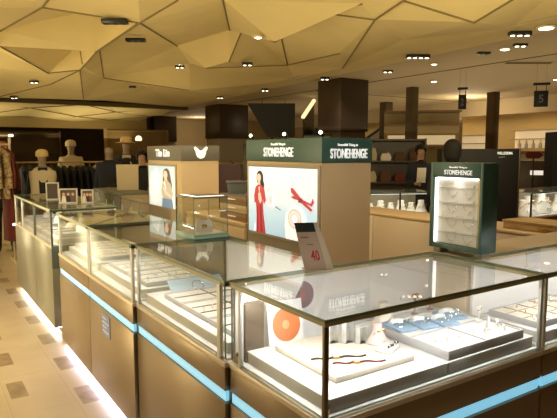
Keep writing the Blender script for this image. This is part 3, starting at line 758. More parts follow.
# glass vitrine with cream bag
vx, vy = 1.27, 2.62; vx0, vx1, vy0, vy1 = 1.225, 1.44, 2.64, 2.91
vx0, vx1, vy0, vy1 = 1.22, 1.43, 2.66, 2.90
e = thing('glass_vitrine', 'small glass showcase box on the counter before the grey-headed tower', 'showcase', ((vx0+vx1)/2, (vy0+vy1)/2, TOPZ), 0)
MB().box(vx0, vx1, vy0, vy1, TOPZ, TOPZ+.020, mat('jade_base', (.25, .42, .32), .25), .002).build('base', e)
MB().box(vx0+.006, vx1-.006, vy0+.006, vy1-.006, TOPZ+.020, TOPZ+.024, CREAM).build('base_pad', e)
g0, g1 = TOPZ+.024, TOPZ+.215
MB().slab(vx0+.003, vx0+.007, vy0+.003, vy1-.003, g0, g1, GLASS, GEDGE, 0).build('side_glass', e)
MB().slab(vx1-.007, vx1-.003, vy0+.003, vy1-.003, g0, g1, GLASS, GEDGE, 0).build('side_glass', e)
MB().slab(vx0+.007, vx1-.007, vy0+.003, vy0+.007, g0, g1, GLASS, GEDGE, 1).build('side_glass', e)
MB().slab(vx0+.007, vx1-.007, vy1-.007, vy1-.003, g0, g1, GLASS, GEDGE, 1).build('side_glass', e)
mb = MB(); mb.box(vx0, vx1, vy0, vy1, g1, g1+.010, mat('vitrine_lid', (.22, .19, .14), .3, .4), .002); mb.build('lid', e)
mb = MB(); mb.box(vx0+.02, vx1-.02, vy0+.012, vy0+.03, g1+.010, g1+.013, mat('lid_strip', (1, .97, .88), .5, emit=1.2, ecol=(1, .95, .82))); mb.build('lid_strip', e)  # cream emissive strips lying on top of the lid
mb = MB(); mb.box(vx0+.02, vx0+.04, vy0+.05, vy1-.03, g1+.010, g1+.013, mat('lid_strip', (1, 1, 1))); mb.build('lid_strip', e)
e = thing('miniature_bag', 'small cream handbag inside the glass showcase box', 'bag', (1.33, 2.76, g0), -.4); e.scale = (1.15, 1.15, 1.3)
mb = MB(); mb.loft([[(-.04, -.02, 0), (.04, -.02, 0), (.04, .02, 0), (-.04, .02, 0)], [(-.042, -.022, .02), (.042, -.022, .02), (.042, .022, .02), (-.042, .022, .02)], [(-.036, -.012, .046), (.036, -.012, .046), (.036, .012, .046), (-.036, .012, .046)], [(-.03, -.008, .05), (.03, -.008, .05), (.03, .008, .05), (-.03, .008, .05)]], CREAM); mb.build('body', e, world=False)
mb = MB(); mb.torus((0, 0, .048), .024, .004, CREAM, (0, 1, 0), 14, 8, 0, PI); mb.build('handle', e, world=False)
mb = MB(); mb.box(-.012, .012, -.026, -.019, .018, .032, GOLD, .002); mb.build('clasp', e, world=False)

# photo frames on the grey-green counter
def photo_frame(label, x, y, w, h, rz, people=True, m=None):
    e = thing('photo_frame', label, 'photo frame', (x, y, TOPZ), rz, 'photo frames on the grey-green counter')
    t = .013; m = m or mat('pale_frame', (.36, .33, .28), .4)
    mb = MB()
    mb.box(-w/2, w/2, -.008, .008, 0, t, m, .002); mb.box(-w/2, w/2, -.008, .008, h-t, h, m, .002)
    mb.box(-w/2, -w/2+t, -.008, .008, t, h-t, m, .002); mb.box(w/2-t, w/2, -.008, .008, t, h-t, m, .002); mb.build('frame', e, world=False)
    mb = MB(); mb.box(-w/2+t, w/2-t, -.003, .003, t, h-t, mat('dark_photo', (.06, .045, .035), .3)); 
    if people:
        for k in range(3):
            cx = -w*.25+w*.25*k
            mb.flat([(cx-.02, t), (cx+.022, t), (cx+.014, h*.5), (cx-.012, h*.52)], (0, -.0035, 0), (1, 0, 0), (0, 0, 1), (CREAMCLOTH, NAVY, BROWNCLOTH)[k], .0005)
            mb.flat([(cx+.012*math.cos(a), h*.62+.014*math.sin(a)) for a in [2*PI*i/12 for i in range(12)]], (0, -.0035, 0), (1, 0, 0), (0, 0, 1), SKIN, .0006)
    mb.build('photo', e, world=False)
    mb = MB(); mb.box(-.015, .015, 0, .006, 0, h*.7, DARKMETAL, .001, Matrix.Translation((0, .007, 0)) @ Matrix.Rotation(-.3, 4, 'X')); mb.build('easel_leg', e, world=False)
photo_frame('wide pale photo frame with people, middle of the three on the counter', 1.16, 5.19, .16, .135, -.45)
photo_frame('small pale photo frame, rightmost of the three on the counter', 1.31, 5.12, .11, .125, -.5)
photo_frame('tall slim pale frame, leftmost of the three on the counter', 1.12, 5.66, .12, .17, -.3, False)

# ------------------------------------------------------------------ promotional towers
def tower(label, x0, x1, y0, y1, hz, top, header, body_w, name, py0, py1, pz0, pz1):
    e = thing(name, label, 'advertising tower', ((x0+x1)/2, (y0+y1)/2, 0), 0)
    mb = MB(); mb.box(x0, x1, y0, y1, .06, hz, body_w, .002); mb.build('body', e)
    MB().box(x0+.03, x1-.03, y0+.03, y1-.03, 0, .06, PLINTH).build('plinth', e)
    MB().box(x0-.006, x1+.006, y0-.006, y1+.006, hz, top, header, .003).build('header', e)
    mb = MB(); t = .022; xx = x0
    mb.box(xx-.010, xx, py0-t, py0, pz0-t, pz1+t, TANGREY, .001); mb.box(xx-.010, xx, py1, py1+t, pz0-t, pz1+t, TANGREY, .001)
    mb.box(xx-.010, xx, py0, py1, pz1, pz1+t, TANGREY, .001); mb.box(xx-.010, xx, py0, py1, pz0-t, pz0, TANGREY, .001)
    mb.build('poster_frame', e)
    return e
def spotlamp(e, x, y, z):
    mb = MB(); mb.cyl((x, y, z), (x, y, z+.02), .008, DARKMETAL, n=8); mb.cyl((x, y, z+.02), (x-.03, y-.02, z+.03), .013, DARKMETAL, n=10); o = mb.build('spot_lamp', e)
    mb = MB(); mb.cyl((x-.03, y-.02, z+.03), (x-.034, y-.0227, z+.0313), .011, LENS, n=10); mb.build('lens', o)
TA = tower('tan advertising tower with dark green header and woman in red poster', 2.0, 2.385, 2.565, 3.43, 1.437, 1.583, GREEN, TAN, 'advertising_tower', 2.595, 3.395, .945, 1.398)
MB().box(1.9985, 2.0, 2.567, 3.428, .06, .92, TANGREY).build('side_sheet', TA)
spotlamp(TA, 2.03, 2.60, 1.583); spotlamp(TA, 2.03, 3.40, 1.583); spotlamp(TA, 2.03, 2.98, 1.583)
# lettering
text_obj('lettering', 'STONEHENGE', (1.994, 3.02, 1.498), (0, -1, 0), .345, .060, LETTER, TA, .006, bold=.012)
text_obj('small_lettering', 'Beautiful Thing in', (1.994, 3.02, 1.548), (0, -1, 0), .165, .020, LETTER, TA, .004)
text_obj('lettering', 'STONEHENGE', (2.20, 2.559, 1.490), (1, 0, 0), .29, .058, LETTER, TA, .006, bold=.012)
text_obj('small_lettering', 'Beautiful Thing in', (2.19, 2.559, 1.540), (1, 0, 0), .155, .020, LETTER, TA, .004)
# poster artwork
def poster(e, xx, yl, yr, z0, z1, bgm, shapes, name='poster'):
    """u runs to the viewer's right (-y), v up"""
    mb = MB(); w, h = yl-yr, z1-z0
    mb.box(xx-.004, xx-.0005, yr, yl, z0, z1, bgm)
    for i, (pts, m) in enumerate(shapes):
        mb.flat([(a, b) for a, b in pts], (xx-.0042-.0003*(i+1), yl, z0), (0, -w, 0), (0, 0, h), m)
    return mb.build(name, e, smooth=False, label='backlit printed poster')
def ell(cx, cy, rx, ry, n=22, a0=0, a1=2*PI): return [(cx+rx*math.cos(a0+(a1-a0)*k/n), cy+ry*math.sin(a0+(a1-a0)*k/n)) for k in range(n)]
def band(cx, cy, rx, ry, t, n=26):
    o = [(cx+rx*math.cos(2*PI*k/n), cy+ry*math.sin(2*PI*k/n)) for k in range(n+1)]
    i = [(cx+(rx-t)*math.cos(2*PI*k/n), cy+(ry-t*1.6)*math.sin(2*PI*k/n)) for k in range(n, -1, -1)]
    return o+i
zoff = 0.0
PBG = gradient_mat('poster_sky', [(0, (.40, .58, .72)), (.35, (.50, .66, .78)), (.6, (.68, .74, .80)), (1, (.66, .74, .82))], 'Z', .72, .945, 1.398)
pk = printed('print_pink', (.78, .52, .55)); pr = printed('print_red', (.42, .045, .05)); pd = printed('print_dark_red', (.26, .02, .03))
ps = printed('print_skin', (.72, .48, .38)); ph = printed('print_hair', (.02, .012, .012)); pw = printed('print_white', (.85, .86, .87)); pg = printed('print_grey', (.10, .14, .15)); pb = printed('print_beige', (.62, .52, .42))
S = [
 (ell(.19, .835, .055, .11), ph),
 ([(.15, .80), (.23, .85), (.262, .74), (.25, .62), (.215, .60), (.17, .66)], ph),
 (ell(.175, .835, .033, .062), ps),
 ([(.165, .79), (.195, .79), (.20, .70), (.16, .70)], ps),
 ([(.12, .69), (.16, .73), (.21, .73), (.265, .67), (.29, .50), (.26, .44), (.24, .52), (.25, .30), (.285, -.0), (.13, -.0), (.135, .28), (.125, .46), (.10, .44), (.095, .56)], pr),
 ([(.17, .70), (.195, .70), (.19, .60), (.18, .58)], ps),
 ([(.165, .60), (.205, .61), (.225, .50), (.20, .44), (.17, .50)], ps),
 ([(.19, .44), (.215, .44), (.235, .0), (.205, .0)], pd), ([(.15, .40), (.165, .40), (.165, .0), (.145, .0)], pd),
 ([(.12, .12), (.125, .02), (.09, .0), (.11, .15)], pw),
 ([(.31, .40), (.31, .66), (.33, .72), (.36, .66), (.40, .70), (.425, .64), (.425, .40), (.415, .40), (.415, .62), (.39, .66), (.36, .60), (.335, .66), (.322, .62), (.322, .41), (.415, .41), (.425, .40)], pk),
 ([(.33, .44), (.40, .44), (.40, .60), (.365, .66), (.33, .60)], pw),
 (ell(.365, .52, .025, .07), pk),
 ([(.44, .44), (.52, .40), (.52, .385), (.44, .42)], pg),
 ([(.66, .72), (.69, .73), (.80, .60), (.95, .46), (.93, .43), (.78, .55), (.67, .66)], pr),
 ([(.66, .60), (.70, .62), (.94, .50), (.97, .56), (.95, .62), (.93, .54), (.70, .575)], pr),
 ([(.76, .58), (.82, .60), (.82, .54), (.77, .53)], pd),
 ([(.60, .0), (.58, .20), (.60, .36), (.68, .46), (.78, .46), (.86, .36), (.88, .18), (.94, .0)], pw),
 (band(.72, .30, .095, .14, .022), pb), (ell(.72, .30, .062, .09), pk), (ell(.72, .30, .04, .06), pw),
 (band(.79, .22, .04, .08, .015), pb),
]
poster(TA, 1.994, 3.395, 2.595, .945, 1.398, PBG, S)
# gradient coordinates are object space: child meshes keep world height here
TB = tower('advertising tower with grey header and white bird emblem', 1.965, 2.33, 4.515, 5.33, 1.42, 1.556, HEADGREY, TAN, 'advertising_tower', 4.64, 5.29, .985, 1.368)
MB().box(1.9635, 1.965, 4.517, 5.328, .06, .96, TANGREY).build('side_sheet', TB)
text_obj('lettering', 'Tin Lin', (1.959, 4.93, 1.490), (0, -1, 0), .34, .068, LETTER, TB, .006, bold=.03)
bird = [(-.066, .050), (-.052, .054), (-.032, .038), (-.014, .022), (0, .018), (.014, .022), (.032, .038), (.052, .054), (.066, .050), (.062, .030), (.050, .014), (.046, -.012), (.036, -.034), (.018, -.048), (0, -.052), (-.018, -.048), (-.036, -.034), (-.046, -.012), (-.050, .014), (-.062, .030)]
mb = MB(); mb.prism([(a, b) for a, b in bird], (2.15, 4.509-.006, 1.492), (1, 0, 0), (0, 0, 1), .006, LETTER); o = mb.build('emblem', TB, smooth=False, label='white bird emblem')
PB2 = gradient_mat('poster_pale', [(0, (.60, .68, .70)), (.3, (.66, .72, .74)), (.7, (.50, .60, .66)), (1, (.42, .54, .64))], 'Z', .65, .985, 1.368)
hb = printed('print_brown_hair', (.10, .05, .035)); kn = printed('print_knit', (.40, .36, .27)); de = printed('print_denim', (.13, .20, .30))
S2 = [
 ([(.10, .0), (.02, .45), (.12, .80), (.35, .95), (.45, .6), (.38, .2)], printed('print_mist', (.66, .74, .78))),
 (ell(.70, .80, .13, .15), hb), ([(.58, .82), (.83, .82), (.90, .55), (.88, .35), (.78, .40), (.72, .6), (.6, .5), (.56, .62)], hb),
 (ell(.665, .79, .075, .10), ps), ([(.63, .72), (.72, .72), (.74, .62), (.62, .62)], ps),
 ([(.55, .60), (.62, .66), (.74, .66), (.86, .58), (.93, .35), (.88, .22), (.56, .22), (.50, .40)], kn),
 ([(.60, .50), (.72, .38), (.86, .30), (.84, .26), (.66, .32), (.57, .44)], ps),
 ([(.54, .22), (.90, .22), (.94, .0), (.52, .0)], de), ([(.60, .62), (.635, .62), (.70, .44), (.68, .44)], pw),
]
poster(TB, 1.959, 5.29, 4.64, .985, 1.368, PB2, S2)
# central low cabinets between and beyond the towers
def low_cab(label, x0, x1, y0, y1, h, m=TAN, n=3):
    e = thing('storage_cabinet', label, 'cabinet', ((x0+x1)/2, (y0+y1)/2, 0), 0, 'low island cabinets')
    MB().box(x0, x1, y0, y1, .06, h-.03, m, .002).build('body', e)
    MB().box(x0+.03, x1-.03, y0+.01, y1-.01, 0, .06, PLINTH).build('plinth', e)
    MB().box(x0-.01, x1+.01, y0, y1, h-.03, h, m, .003).build('worktop', e)
    for i in range(n):
        a, b = y0+(y1-y0)*i/n+.004, y0+(y1-y0)*(i+1)/n-.004
        d = MB().box(x0-.014, x0, a, b, .1, h-.04, m, .002).build('door', e)
        MB().box(x0-.022, x0-.014, b-.05, b-.04, h-.24, h-.10, SILVER, .002).build('handle', d)
    return e
low_cab('tan low cabinet between the two advertising towers', 2.0, 2.38, 3.45, 4.49, .98)
low_cab('tan low cabinet left of the grey-headed tower', 2.0, 2.38, 5.35, 6.3, 1.0, TANGREY)
low_cab('long grey-green low cabinet behind the photo frames', 2.0, 2.4, 6.32, 7.5, 1.02, mat('grey_green_matte', (.12, .125, .095), .5), 4)
# stacked drawers boxes on low cabinet
for i, (z, m, l) in enumerate(((.98, WOOD, 'bottom'), (1.045, TAN, 'middle'), (1.11, WOOD, 'top'))):
    e = thing('stock_tray', f'{l} wooden stock tray of the pile between the towers', 'tray', (2.2, 3.71, z), 0, 'stock trays between the towers')
    mb = MB(); mb.box(2.03, 2.36, 3.50, 3.92, z, z+.012, m); mb.box(2.03, 2.045, 3.50, 3.92, z+.012, z+.055, m, .002); mb.box(2.345, 2.36, 3.50, 3.92, z+.012, z+.055, m, .002)
    mb.box(2.045, 2.345, 3.50, 3.515, z+.012, z+.055, m, .002); mb.box(2.045, 2.345, 3.905, 3.92, z+.012, z+.055, m, .002); mb.box(2.03, 2.36, 3.50, 3.92, z+.055, z+.0645, DIVIDER); mb.build('tray_body', e)
    MB().box(2.022, 2.03, 3.66, 3.78, z+.025, z+.035, SILVER, .002).build('handle', e)
e = thing('storage_bin', 'grey open bin standing on the wooden trays between the towers', 'bin', (2.12, 3.80, 1.1745), -.5)
mb = MB(); mb.loft([[(-.07, -.05, 0), (.07, -.05, 0), (.07, .05, 0), (-.07, .05, 0)], [(-.08, -.06, .10), (.08, -.06, .10), (.08, .06, .10), (-.08, .06, .10)], [(-.072, -.052, .10), (.072, -.052, .10), (.072, .052, .10), (-.072, .052, .10)], [(-.065, -.045, .01), (.065, -.045, .01), (.065, .045, .01), (-.065, .045, .01)]], GREYBIN); mb.build('body', e, world=False)
mb = MB(); mb.box(-.084, .084, -.064, -.058, .085, .103, GREYBIN, .002); mb.build('lip', e, world=False)
e = thing('travel_bag', 'dark maroon bag behind the grey bin between the towers', 'bag', (2.57, 4.80, 0), -.5)
mb = MB(); mb.box(-.16, .16, -.10, .10, 0, .95, COLBROWN, .01); mb.build('stool_case', e, world=False)
mb = MB(); mb.loft([[(-.15, -.08, .95), (.15, -.08, .95), (.13, .08, .95), (-.13, .08, .95)], [(-.15, -.09, 1.15), (.15, -.09, 1.15), (.15, .09, 1.15), (-.15, .09, 1.15)], [(-.12, -.05, 1.38), (.12, -.05, 1.38), (.12, .05, 1.38), (-.12, .05, 1.38)]], mat('dark_maroon', (.04, .012, .012), .7)); mb.build('bag_body', e, world=False)
mb = MB(); mb.torus((0, 0, 1.37), .06, .010, mat('dark_maroon', (.04, .012, .012)), (0, 1, 0), 12, 6, 0, PI); mb.build('handle', e, world=False)

# ------------------------------------------------------------------ pale tan back counter on the far side of the ring
e = thing('back_counter', 'long pale tan back counter on the far side of the clerk space', 'counter', (3.65, 2.7, 0), 0)
MB().box(3.49, 3.85, 1.0, 4.6, .06, .93, PALETAN, .003).build('body', e)
for i in range(4):
    a = 1.0+.9*i
    MB().box(3.475, 3.49, a+.004, a+.896, .08, .925, PALETAN, .002).build('panel', e)
MB().box(3.47, 3.87, .98, 4.62, .93, .95, mat('tan_top', (.50, .36, .20), .4), .003).build('worktop', e)
MB().box(3.52, 3.82, 1.02, 4.58, 0, .06, PLINTH).build('plinth', e)
e = thing('socket_box', 'small brown socket box on the pale tan back counter panel', 'socket', (3.472, 2.0, .80), 0)
MB().box(3.464, 3.474, 1.98, 2.05, .80, .87, WOOD, .002).build('plate', e); MB().cyl((3.458, 2.015, .835), (3.464, 2.015, .835), .018, TANGREY, n=12).build('outlet', e)
e = thing('wooden_tray_box', 'brown wooden box lying on the pale tan back counter', 'box', (3.68, 2.15, .95), 0)
mb = MB(); mb.box(3.55, 3.82, 1.8, 2.42, .95, 1.0, mat('light_wood', (.40, .26, .11), .45, noise=.2, nscale=9), .003); mb.build('body', e)
MB().box(3.545, 3.825, 1.795, 2.425, 1.0, 1.015, mat('light_wood', (.4, .26, .11)), .003).build('lid', e)
MB().box(3.54, 3.55, 2.05, 2.15, .975, .985, GOLD, .002).build('pull', e)
e = thing('paper_cup', 'white paper cup beside the wooden box on the tan counter', 'cup', (3.60, 2.56, .95), 0)
mb = MB(); mb.lathe([(.024, 0), (.032, .07), (.034, .072), (.034, .076), (.028, .077)], (0, 0, 0), PAPER, 18); mb.build('cup', e, world=False)
mb = MB(); mb.lathe([(.0345, .074), (.035, .082), (.029, .085)], (0, 0, 0), PAPER, 18); mb.build('lid', e, world=False)
e = thing('packing_box', 'white upright box at the left end of the tan counter', 'box', (3.75, 4.35, .95), 0)
MB().box(3.67, 3.84, 4.2, 4.36, .95, 1.09, PAPER, .003).build('carton', e); MB().box(3.668, 3.842, 4.198, 4.362, 1.09, 1.10, WHITE, .002).build('lid', e)

# ------------------------------------------------------------------ counters of the next shop
def far_counter(label, x, y, w, rz, basem, n):
    e = thing('display_counter', label, 'display counter', (x, y, 0), rz, 'glass counters of the neighbouring shop')
    h = .5
    MB().box(0, w, 0, h, .06, .72, basem, .003).build('cabinet_body', e, world=False)
    MB().box(.02, w-.02, .04, h-.02, 0, .06, PLINTH).build('plinth', e, world=False)
    MB().box(-.005, w+.005, -.005, h+.005, .72, .735, mat('rose_ledge', (.55, .40, .30), .3, .5), .002).build('ledge', e, world=False)
    MB().box(.01, w-.01, .01, h-.01, .735, .742, WHITE).build('deck', e, world=False)
    MB().slab(.01, w-.01, .004, .010, .742, 1.02, GLASS, GEDGE, 1).build('front_glass', e, world=False)
    MB().box(.01, w-.01, h-.02, h-.006, .742, 1.02, mat('mirror_back', (.45, .40, .33), .35, .3)).build('back_door', e, world=False)
    MB().slab(-.004, w+.004, -.004, h+.004, 1.022, 1.030, GTOP, GEDGE, 2).build('top_glass', e, world=False)
    mb = MB(); mb.box(0, w, 0, .015, 1.01, 1.022, DARKMETAL); mb.box(0, w, h-.015, h, 1.01, 1.022, DARKMETAL); mb.build('top_frame', e, world=False)
    for i in range(n+1):
        px = .008+(w-.016)*i/n; MB().box(px-.008, px+.008, .012, .026, .735, 1.012, DARKMETAL).build('post', e, world=False)
    MB().box(.05, w-.05, .03, .04, 1.003, 1.010, CASELED).build('case_light', e, world=False)
    M = Matrix.Translation((x, y, 0)) @ Matrix.Rotation(rz, 4, 'Z'); p = M @ Vector((w/2, .08, 1.0))
    a = area('case_lamp', p, w-.1, 1.1*w, COOL, (math.radians(20), 0, rz), .04)
    return e, M
e, M = far_counter('neighbouring glass counter seen between tower and green display', 4.40, 4.77, .80, -.42, mat('brown_base', (.16, .09, .045), .4), 2)
for k in range(6):
    p = M @ Vector((.10+.13*k, .22, .742))
    b_ = bust('jewellery_bust', 'white bust in the neighbouring counter left of the green display', p, 1.6+.3*(k % 2), PEARL, 'white busts in the neighbouring counter')
e, M = far_counter('neighbouring glass counter at the right edge, full of pearls', 6.0, 3.72, 1.9, .02, mat('maroon_base', (.07, .02, .015), .35), 3)
for k in range(9):
    p = M @ Vector((.12+.2*k, .2+.05*(k % 2), .742))
    b_ = bust('jewellery_bust', 'white bust with pearls in the counter at the right edge', p, 2.0+.4*(k % 3), PEARL, 'white busts in the right edge counter')
for k in range(6):
    p = M @ Vector((.2+.3*k, .12, .742))
    e = thing('pearl_strand', 'pearl strand lying in the counter at the right edge', 'necklace', p, 0, 'pearl strands at the right edge')
    mb = MB()
    for i in range(16):
        a = 2*PI*i/16; mb.ball((.07*math.cos(a), .05*math.sin(a), .010), .010, PEARL, 8, 6)
    mb.build('pearls', e, world=False)
# black sign tower
e = thing('sign_tower', 'black free-standing sign panel with white lettering behind the black-haired shopper', 'sign', (5.47, 4.05, 0), -.50)
MB().box(-.46, .46, 0, .16, .08, 1.535, BLACK, .004).build('panel', e, world=False)
MB().box(-.48, .48, -.03, .2, 0, .08, DARKMETAL, .004).build('base', e, world=False)
MB().box(.452, .472, -.012, .0, .08, 1.535, COLBROWN, .002).build('edge_trim', e, world=False)
text_obj('lettering', 'WELLDERMA', (.285, -.001, 1.485), (1, 0, 0), .185, .032, LETTER, e, .003, world=False, bold=.01)
text_obj('small_lettering', 'pearl', (.25, -.001, 1.440), (1, 0, 0), .07, .022, mat('dim_letter', (.4, .4, .4), .5), e, .003, world=False)
# tall black lightbox at the far right
e = thing('lightbox_tower', 'tall black lightbox tower cut by the right edge', 'advertising tower', (8.05, 4.72, 0), -.6)
MB().box(.03, .8, 0, .3, .06, 1.80, BLACK, .004).build('body', e, world=False)
MB().box(.17, .7, -.006, 0, 1.15, 1.66, mat('grey_lightbox', (.5, .5, .48), .4, emit=.35, ecol=(.6, .6, .55))).build('lit_panel', e, world=False, label='pale grey lit panel')
MB().box(.01, .82, -.03, .33, 0, .06, DARKMETAL).build('plinth', e, world=False)

# ------------------------------------------------------------------ figures
def figure(name, label, cat, loc, rz, H=1.68, top=BLACKCLOTH, bottom=BLACKCLOTH, skin=SKIN, shoe=LEATHER, hair=True, arms=('down', 'down'), coat=None, hat=None, face=True, group=None, hairlen=.0):
    e = thing(name, label, cat, loc, rz, group)
    V, R, E_ = [], [], []
    def v(p, r): V.append(Vector(p)); R.append(r if isinstance(r, tuple) else (r, r)); return len(V)-1
    def chain(a, items):
        for p, r in items:
            b = v(p, r); E_.append((a, b)); a = b
        return a
    pel = v((0, 0, .96), (.15, .11))
    nb = chain(pel, [((0, 0, 1.08), (.135, .10)), ((0, .005, 1.22), (.15, .11)), ((0, .005, 1.36), (.14, .095)), ((0, .008, 1.43), (.075, .065))])
    chain(nb, [((0, -.002, 1.50), (.052, .055)), ((0, -.018, 1.555), (.062, .075)), ((0, -.015, 1.61), (.078, .095)), ((0, -.005, 1.665), (.062, .078))])
    chest = nb-1
    hands = []
    for s, pose in zip((-1, 1), arms):
        sh = chain(chest, [((s*.165, .005, 1.385), .058)])
        if pose == 'down': el, wr, d = (s*.215, .03, 1.11), (s*.225, -.02, .87), Vector((0, -.1, -1))
        elif pose == 'hold': el, wr, d = (s*.22, .02, 1.13), (s*.13, -.22, 1.10), Vector((-s*.4, -1, .05))
        elif pose == 'reach': el, wr, d = (s*.33, -.06, 1.20), (s*.52, -.2, 1.12), Vector((s*.8, -.5, -.1))
        else: el, wr, d = (s*.25, -.06, 1.13), (s*.2, -.30, 1.2), Vector((0, -1, .3))
        w = chain(sh, [(tuple(Vector(V[sh]).lerp(Vector(el), .55)), .048), (el, .041), (tuple(Vector(el).lerp(Vector(wr), .5)), .038), (wr, .027)])
        d.normalize(); side = d.cross(Vector((s, 0, 0)) if abs(d.x) < .7 else Vector((0, 0, 1))).normalized()
        palm = chain(w, [(tuple(Vector(wr)+d*.045), (.034, .018)), (tuple(Vector(wr)+d*.085), (.034, .016))])
        hands.append(Vector(wr))
        inw = side.cross(d).normalized()
        for k, (off, ln) in enumerate(((-.028, .065), (-.009, .078), (.010, .074), (.028, .056))):
            b = Vector(V[palm])+side*off
            f1 = b+d*.015; f2 = f1+d*ln*.5+inw*.008; f3 = f2+d*ln*.4+inw*.02
            chain(palm, [(tuple(f1), .009), (tuple(f2), .0085), (tuple(f3), .007)])
        tb = Vector(V[palm-1]); chain(palm-1, [(tuple(tb-side*.03+d*.01), .011), (tuple(tb-side*.05+d*.04+inw*.012), .009)])
    for s in (-1, 1):
        chain(pel, [((s*.09, 0, .88), (.09, .095)), ((s*.095, -.01, .68), .078), ((s*.1, -.012, .50), .058), ((s*.1, .015, .32), .055), ((s*.1, .025, .10), .040), ((s*.105, -.04, .055), (.038, .045)), ((s*.11, -.14, .035), (.036, .03))])
    sc = H/1.74
    me = bpy.data.meshes.new('b'); me.from_pydata([p*sc for p in V], E_, []); ob = bpy.data.objects.new('b', me); COL.objects.link(ob)
    md = ob.modifiers.new('s', 'SKIN'); md.use_smooth_shade = True
    for i, sv in enumerate(me.skin_vertices[0].data): sv.radius = (R[i][0]*sc, R[i][1]*sc); sv.use_root = (i == 0)
    sb = ob.modifiers.new('u', 'SUBSURF'); sb.levels = sb.render_levels = 1
    dg = bpy.context.evaluated_depsgraph_get(); bme = bpy.data.meshes.new_from_object(ob.evaluated_get(dg)); bpy.data.objects.remove(ob)
    bme.name = 'body'; bme.materials.clear()
    for m in (top, bottom, skin, shoe): bme.materials.append(m)
    for p in bme.polygons:
        p.use_smooth = True; c = p.center/sc
        hand = min((c-h).length for h in hands) < .2 and any(((c-h).dot((h-Vector((math.copysign(.2, h.x), 0, 1.15))).normalized()) > .0) and (c-h).length < .2 for h in hands) and abs(c.x) > .04 and not (abs(c.x) < .16 and c.z < .98)
        p.material_index = 2 if (c.z > 1.465 or hand) else 3 if c.z < .095 else 1 if c.z < .97 else 0
    body = bpy.data.objects.new('body', bme); COL.objects.link(body); body.parent = e
    hc = Vector((0, -.012, 1.615))*sc
    if face:
        for s in (-1, 1):
            MB().ball(hc+Vector((s*.030, -.088, .005))*sc, (.010*sc, .008*sc, .006*sc), mat('eye', (.03, .02, .02), .2), 8, 6).build('eye', e, world=False)
            MB().ball(hc+Vector((s*.078, .005, -.005))*sc, (.010*sc, .018*sc, .028*sc), skin, 8, 6).build('ear', e, world=False)
        MB().loft([[hc+Vector(p)*sc for p in ((-.012, -.088, -.035), (.012, -.088, -.035), (.004, -.088, .005), (-.004, -.088, .005))], [hc+Vector(p)*sc for p in ((-.006, -.112, -.030), (.006, -.112, -.030), (.002, -.094, .003), (-.002, -.094, .003))]], skin).build('nose', e, world=False)
        MB().ball(hc+Vector((0, -.086, -.055))*sc, (.022*sc, .008*sc, .006*sc), mat('lips', (.30, .10, .09), .4), 8, 6).build('mouth', e, world=False)
    if hair:
        t = bmesh.new(); bmesh.ops.create_uvsphere(t, u_segments=20, v_segments=14, radius=1)
        for q in t.verts:
            x, y, z = q.co; q.co = Vector((x*.094, y*.110+.010, z*.100+.025))
            if hairlen and q.co.z < .0 and q.co.y > -.03: q.co.z -= hairlen*(-z); q.co.y += .02
        bmesh.ops.delete(t, geom=[f for f in t.faces if f.calc_center_median().y < -.045 and f.calc_center_median().z < .055 or (f.calc_center_median().z < -.06 and not hairlen)], context='FACES')
        for q in t.verts: q.co = hc+q.co*sc
        mb = MB(); mb.merge(t, HAIR); mb.build('hair', e, world=False)
    if coat:
        m, hem, wd = coat
        prof = [(1.455, .075, .070), (1.42, .15, .085), (1.385, .205, .105), (1.30, .212, .125), (1.1, .19, .13), (.95, .205, .145), (hem, wd, wd*.72)]
        mb = MB(); mb.loft([[Vector((rx*math.cos(2*PI*k/22), ry*math.sin(2*PI*k/22), z))*sc for k in range(22)] for z, rx, ry in prof], m); o = mb.build('coat', e, world=False)
        mb = MB(); mb.loft([[Vector((-.07, -.085, 1.45))*sc, Vector((.07, -.085, 1.45))*sc, Vector((.06, -.17, .95))*sc, Vector((-.06, -.17, .95))*sc], [Vector((-.07, -.07, 1.45))*sc, Vector((.07, -.07, 1.45))*sc, Vector((.06, -.10, .95))*sc, Vector((-.06, -.10, .95))*sc]], BLACKCLOTH if m is not BLACKCLOTH else CREAMCLOTH); mb.build('inner_top', o, world=False)
    if hat:
        mb = MB(); mb.lathe([(.16, .035), (.165, .04), (.10, .055), (.096, .12), (.07, .14), (.01, .143)] if hat is STRAW else [(.094, .005), (.097, .04), (.092, .08), (.06, .115), (.015, .125)], (0, 0, 0), hat, 22, 1.1)
        bmesh.ops.transform(mb.bm, matrix=Matrix.Translation(hc) @ Matrix.Diagonal((sc, sc, sc, 1)), verts=mb.bm.verts); mb.build('hat', e, world=False)
    return e
# right-hand side shoppers
figure('person', 'person in black with black hair standing behind the green necklace display', 'person', (4.48, 3.65, 0), 2.3, 1.63, hair=True, hairlen=.10, arms=('hold', 'hold'))
figure('person', 'person in dark navy holding a white paper left of the green display', 'person', (6.45, 5.85, 0), -.55, 1.62, top=NAVY, bottom=BLACKCLOTH, arms=('hold', 'down'), coat=(NAVY, .75, .2))
o = MB().box(-.065, .065, -.006, .006, -.11, .11, PAPER, .002).build('paper_sheet'); o.location = (6.22, 5.62, 1.05); o.rotation_euler = (.15, 0, -.55)
tag(o, 'white paper held by the navy clad person', 'paper')
